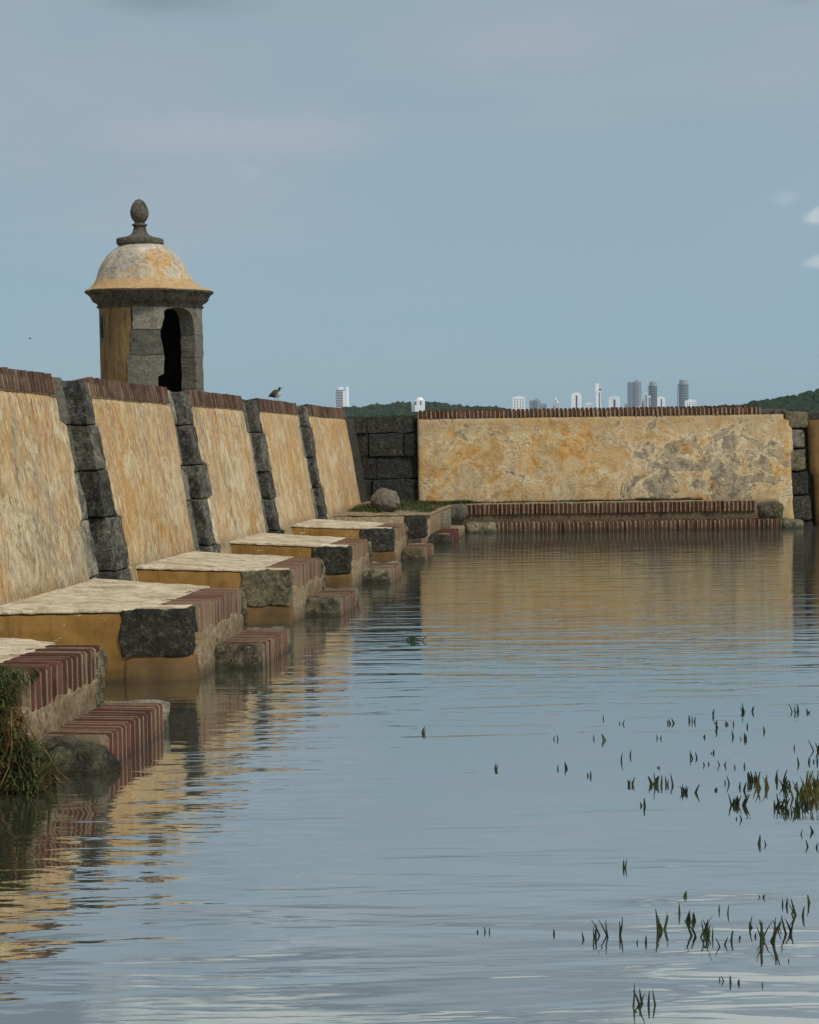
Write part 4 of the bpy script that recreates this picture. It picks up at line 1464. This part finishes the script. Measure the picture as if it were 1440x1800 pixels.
def wood(name, ridge, Y0, depth, n, crown, label):
    """ridge: (x, y, z) crest; trees cover the slope that faces the water"""
    vs, fs = [], []
    base = 0
    for _ in range(n):
        t = rng.random() * (len(ridge) - 1)
        i = int(t)
        u = t - i
        a, b = np.array(ridge[i]), np.array(ridge[i + 1])
        c = a + (b - a) * u
        d = rng.random() ** 1.3 * depth
        c = c + np.array([rng.normal() * 2, -d, 0])
        r = crown * rng.uniform(.55, 1.3)
        c[2] = max(c[2] * (1 - .55 * d / depth) - r * rng.uniform(.75, 1.1), 0)
        sc = np.array([r, r, r * rng.uniform(.65, 1.0)])
        vs.append(VAR[rng.integers(10)] * sc + c)
        fs.append(ICO_F + base)
        base += len(ICO_V)
    v = np.concatenate(vs)
    f = np.concatenate(fs)
    o = link(name, v.tolist(), f.tolist(), M['wood'])
    o['kind'] = 'stuff'
    o['label'] = label
    return o


HL = [(-420, 1180, 26), (-300, 1180, 29), (-246, 1180, 30.5), (-221, 1184, 34), (-207, 1186, 35.8), (-190, 1188, 36), (-178, 1190, 37.4), (-159, 1193, 38.4), (-145, 1195, 37), (-130, 1197, 35.2), (-101, 1201, 33.4), (-87, 1203, 30.4), (-70, 1206, 26), (-40, 1210, 22)]
HR = [(40, 817, 17), (53.8, 818, 20), (71.6, 820, 21.4), (84.5, 822, 22.3), (89.4, 823, 24.2), (104, 825, 26), (120, 828, 29.3), (150, 830, 36), (210, 835, 44), (330, 840, 47)]


def hill(name, ridge, depth):
    vs, fs = [], []
    for (x, y, z) in ridge:
        vs += [(x, y - depth, -1), (x, y - depth * .5, z * .55 - 3), (x, y, z - 5.5), (x, y + depth, -1)]
    for i in range(len(ridge) - 1):
        for k in range(3):
            a = i * 4 + k
            fs.append((a, a + 4, a + 5, a + 1))
    o = link(name, vs, fs, M['wood'])
    return struct(o)


hill('hill', HL, 90)
hill('hill', HR, 70)
wood('woodland', HL, 0, 60, 1500, 4.6, 'green wooded ridge behind the corner of the fort')
wood('woodland', HR, 0, 50, 1300, 3.4, 'dark wooded hill rising behind the right end of the far wall')

# ------------------------------------------------------------------ skyline
def flat(name, col, rough=.6):
    return material(name, lambda g: (g.mix(g.ramp(g.noise(g.pos(), .15, 3, .6), [(.3, 0), (.7, .25)]), col, tuple(c * .75 for c in col[:3]) + (1,)), None), rough, .4)


TW = flat('white_render', (.86, .88, .90, 1))
TP = flat('pale_render', (.68, .72, .76, 1))
TG = flat('grey_render', (.27, .31, .35, 1))
TB = flat('blue_glass', (.06, .10, .14, 1), .25)
TD = flat('dark_glass', (.03, .05, .075, 1), .25)


def bxm(vs, fs, x0, x1, y0, y1, z0, z1):
    i = len(vs)
    vs += [(x0, y0, z0), (x1, y0, z0), (x1, y1, z0), (x0, y1, z0), (x0, y0, z1), (x1, y0, z1), (x1, y1, z1), (x0, y1, z1)]
    for q in ((0, 3, 2, 1), (4, 5, 6, 7), (0, 1, 5, 4), (1, 2, 6, 5), (2, 3, 7, 6), (3, 0, 4, 7)):
        fs.append(tuple(i + k for k in q))


def cyl(vs, fs, cx, cy, rx, ry, z0, z1, seg=20, top=1.0):
    i = len(vs)
    for z, k in ((z0, 1.0), (z1, top)):
        for j in range(seg):
            a = 2 * math.pi * j / seg
            vs.append((cx + rx * k * math.cos(a), cy + ry * k * math.sin(a), z))
    for j in range(seg):
        a, b = i + j, i + (j + 1) % seg
        fs.append((a, b, b + seg, a + seg))
    fs.append(tuple(i + seg + j for j in range(seg)))


def tower(label, x, y, w, h, kind, cat='tower', d=None, wall=None, glass=None):
    wall = wall or TW
    glass = glass or TB
    d = d or w * .9
    t = thing('tower', label, cat, (x, y, 0), 'towers on the skyline')
    x0, x1 = x - w / 2, x + w / 2
    y0, y1 = y - d / 2, y + d / 2
    nf = max(4, int(h / 3.6))
    vs, fs = [], []
    if kind == 'balcony':              # dark floors between white slabs, blank white flank on the right
        bxm(vs, fs, x0 + 1, x1 - w * .34, y0 + 1.5, y1, 0, h * .95)
        link('glazing', vs, fs, glass, t)
        vs, fs = [], []
        for k in range(nf):
            z = h * .95 * (k + 1) / nf
            bxm(vs, fs, x0 - (.8 if k % 3 else -.4), x1 - w * .33, y0 - .6, y1, z - .8, z)
        o = link('balcony_slabs', vs, fs, wall, t); o['kind'] = 'stuff'
        vs, fs = [], []
        bxm(vs, fs, x1 - w * .35, x1 - w * .16, y0 + .5, y1, 0, h * .93)
        bxm(vs, fs, x1 - w * .10, x1, y0 + .5, y1, 0, h)
        bxm(vs, fs, x1 - w * .17, x1 - w * .09, y0 + 2, y1, 0, h * .93)
        link('flank_wall', vs, fs, wall, t)
        vs, fs = [], []
        cyl(vs, fs, x - w * .15, y, w * .30, d * .4, h * .95, h, 16, .8)
        link('roof_house', vs, fs, TP, t)
    elif kind == 'slab':
        bxm(vs, fs, x0, x1, y0, y1, 0, h)
        link('wall', vs, fs, wall, t)
        vs, fs = [], []
        for fx in (.12, .36, .62, .84):
            for k in range(nf - 1):
                z = h * (k + .5) / nf
                bxm(vs, fs, x0 + w * fx, x0 + w * (fx + .11), y0 - .12, y0 + .2, z, z + 2.0)
        o = link('windows', vs, fs, glass, t); o['kind'] = 'stuff'
        vs, fs = [], []
        bxm(vs, fs, x - w * .2, x + w * .25, y - 2, y + 3, h, h + 2.6)
        link('roof_house', vs, fs, TP, t)
    elif kind == 'arch':
        r = w / 2
        n = 16
        for yy in (y0, y1):
            vs += [(x0, yy, 0), (x1, yy, 0)] + [(x + r * math.cos(math.pi * k / n), yy, h - r * .55 + r * .55 * math.sin(math.pi * k / n)) for k in range(n + 1)]
        m_ = n + 3
        fs += [tuple(range(m_)), tuple(reversed(range(m_, 2 * m_)))]
        for k in range(m_):
            fs.append((k, m_ + k, m_ + (k + 1) % m_, (k + 1) % m_))
        link('wall', vs, fs, wall, t)
        vs, fs = [], []
        bxm(vs, fs, x - w * .07, x + w * .10, y0 - .2, y0 + .3, 0, h - w * .32)
        link('glazing_strip', vs, fs, TD, t)
        vs, fs = [], []
        for k in range(nf - 2):
            z = (h - r) * (k + .4) / nf * 1.05
            for fx in (-.38, .22):
                bxm(vs, fs, x + w * fx, x + w * (fx + .16), y0 - .1, y0 + .2, z, z + 1.6)
        o = link('windows', vs, fs, TP, t); o['kind'] = 'stuff'
    elif kind == 'round':
        cyl(vs, fs, x, y, w * .48, d * .48, 0, h * .93, 28)
        link('glazing', vs, fs, glass, t)
        vs, fs = [], []
        for k in range(nf):
            z = h * .93 * (k + 1) / nf
            cyl(vs, fs, x + (.3 if k % 2 else -.3), y, w * .51, d * .51, z - .9, z, 28)
        o = link('balcony_slabs', vs, fs, wall, t); o['kind'] = 'stuff'
        vs, fs = [], []
        cyl(vs, fs, x + w * .05, y, w * .42, d * .42, h * .93, h, 24, .92)
        link('roof_house', vs, fs, TG, t)
        vs, fs = [], []
        bxm(vs, fs, x0 - .4, x0 + w * .12, y0 + 2, y1 - 2, 0, h * .90)
        link('stair_shaft', vs, fs, TG, t)
    elif kind == 'twin':
        bxm(vs, fs, x0, x0 + w * .52, y0, y1, 0, h * .97)
        bxm(vs, fs, x0 + w * .54, x0 + w * .80, y0 - 2, y1, 0, h)
        bxm(vs, fs, x0 + w * .80, x1, y0 + 2, y1, 0, h * .96)
        link('wall', vs, fs, wall, t)
        vs, fs = [], []
        for k in range(nf - 1):
            z = h * .97 * (k + .4) / nf
            bxm(vs, fs, x0 + w * .05, x0 + w * .26, y0 - .15, y0 + .2, z, z + 1.7)
            bxm(vs, fs, x0 + w * .30, x0 + w * .49, y0 - .15, y0 + .2, z, z + 1.7)
            bxm(vs, fs, x0 + w * .58, x0 + w * .77, y0 - 2.15, y0 - 1.8, z, z + 1.7)
        o = link('windows', vs, fs, glass, t); o['kind'] = 'stuff'
        vs, fs = [], []
        bxm(vs, fs, x0 + w * .515, x0 + w * .545, y0 - .5, y1, 0, h * .96)
        link('recess', vs, fs, TD, t)
    elif kind == 'slim':
        bxm(vs, fs, x0 + w * .12, x1 - w * .12, y0, y1, 0, h * .86)
        bxm(vs, fs, x0, x1, y0 - .8, y1, h * .86, h * .93)
        bxm(vs, fs, x0 + w * .05, x0 + w * .6, y0, y1, h * .93, h)
        link('wall', vs, fs, wall, t)
        vs, fs = [], []
        bxm(vs, fs, x + w * .06, x + w * .24, y0 - .2, y0 + .3, 0, h * .84)
        bxm(vs, fs, x + w * .1, x1 - w * .04, y0 - 1.0, y0, h * .875, h * .915)
        link('glazing_strip', vs, fs, glass, t)
    elif kind == 'stepped':
        for a, b, k in ((0, .3, .72), (.3, .55, .86), (.55, .8, 1.0), (.8, 1.0, .93)):
            bxm(vs, fs, x0 + w * a, x0 + w * b - .5, y0 + 3 * (k < .9), y1, 0, h * k)
        link('wall', vs, fs, wall, t)
        vs, fs = [], []
        for a, b, k in ((0, .3, .72), (.3, .55, .86), (.55, .8, 1.0), (.8, 1.0, .93)):
            bxm(vs, fs, x0 + w * (a + .06), x0 + w * (a + .15), y0 + 3 * (k < .9) - .2, y0 + 3 * (k < .9) + .3, 0, h * k * .95)
        link('glazing_strip', vs, fs, glass, t)
    return t


tower('lone white tower with dark balconies, far left of the other towers', -566.4, 2959, 26.5, 126, 'balcony', d=20)
tower('short broad white tower, leftmost of the skyline group', -164.3, 2610, 21.2, 85.6, 'slab', wall=TW)
tower('low blue-grey tower beside a lower dark block', -149.9, 2916, 22.5, 91.3, 'twin', wall=TG)
tower('small dark low block right of the blue-grey tower', -129, 2817, 14.9, 78.8, 'slab', wall=TG)
tower('white tower with a slanted left shoulder between the grey block and the arched tower', -101.9, 2720, 17.6, 86.7, 'stepped', wall=TW)
tower('white tower with a rounded top and one dark vertical strip', -59.9, 2727, 18.7, 96, 'arch')
tower('very low pale block left of the slim white tower', -33.8, 2527, 14.3, 69.4, 'slab', wall=TP)
tower('tall slim white tower with a wider head', -19, 2936, 13, 121.3, 'slim')
tower('pale round-topped block right of the slim white tower', 12.2, 2635, 21.2, 85.2, 'arch', wall=TP)
tower('tallest grey twin-slab tower left of the dark blue tower', 59, 3160, 31, 136.5, 'twin', wall=TG, d=18)
tower('tiny low block at the foot of the grey twin tower', 35.5, 2739, 6.6, 73.7, 'slab', wall=TG)
tower('pale stepped building in front of the grey twin tower', 69.4, 2745, 26.4, 94.1, 'stepped', wall=TP)
tower('dark blue tower with curved balconies right of the grey twin tower', 96.1, 3054, 19.8, 127.4, 'round', wall=TG, glass=TD)
tower('low white round-topped block at the foot of the dark blue tower', 100.7, 2699, 14.1, 84.4, 'arch', wall=TW)
tower('rightmost tall blue-grey tower with rounded top and ringed balconies', 155.6, 2961, 23, 125.8, 'round', wall=TG, glass=TB)
tower('low white podium block at the foot of the rightmost tower', 152.8, 2655, 20, 74.6, 'slab', wall=TW)

hs = thing('hilltop_house', 'small white domed building on top of the wooded ridge', 'building', (-153.5, 1143, 30))
vs, fs = [], []
bxm(vs, fs, -157.0, -150.2, 1138, 1150, 28, 37.6)
link('wall', vs, fs, TW, hs)
vs, fs = [], []
cyl(vs, fs, -153.6, 1144, 3.3, 3.3, 37.6, 38.9, 20, .8)
cyl(vs, fs, -153.6, 1144, 2.6, 2.6, 38.9, 39.8, 20, .35)
link('roof', vs, fs, TW, hs)
vs, fs = [], []
bxm(vs, fs, -160.0, -157.1, 1140, 1150, 28, 36.0)
link('annex', vs, fs, TP, hs)
vs, fs = [], []
bxm(vs, fs, -156.8, -155.6, 1137.9, 1138.2, 33.5, 36.5)
bxm(vs, fs, -152.6, -151.4, 1137.9, 1138.2, 33.5, 36.5)
o = link('windows', vs, fs, TB, hs)
o['kind'] = 'stuff'

# ------------------------------------------------------------------ haze
hz = bpy.data.materials.new('thin_sea_haze')
hz.use_nodes = True
hz.node_tree.nodes.remove(hz.node_tree.nodes['Principled BSDF'])
pvn = hz.node_tree.nodes.new('ShaderNodeVolumePrincipled')
pvn.inputs['Color'].default_value = (.80, .90, 1.0, 1)
pvn.inputs['Density'].default_value = 0.00008
hz.node_tree.links.new(pvn.outputs[0], hz.node_tree.nodes['Material Output'].inputs['Volume'])
vs, fs = [], []
bxm(vs, fs, -3600, 3600, -1600, 5600, -1.5, 150)
o = link('haze', vs, fs, hz)
o['kind'] = 'stuff'
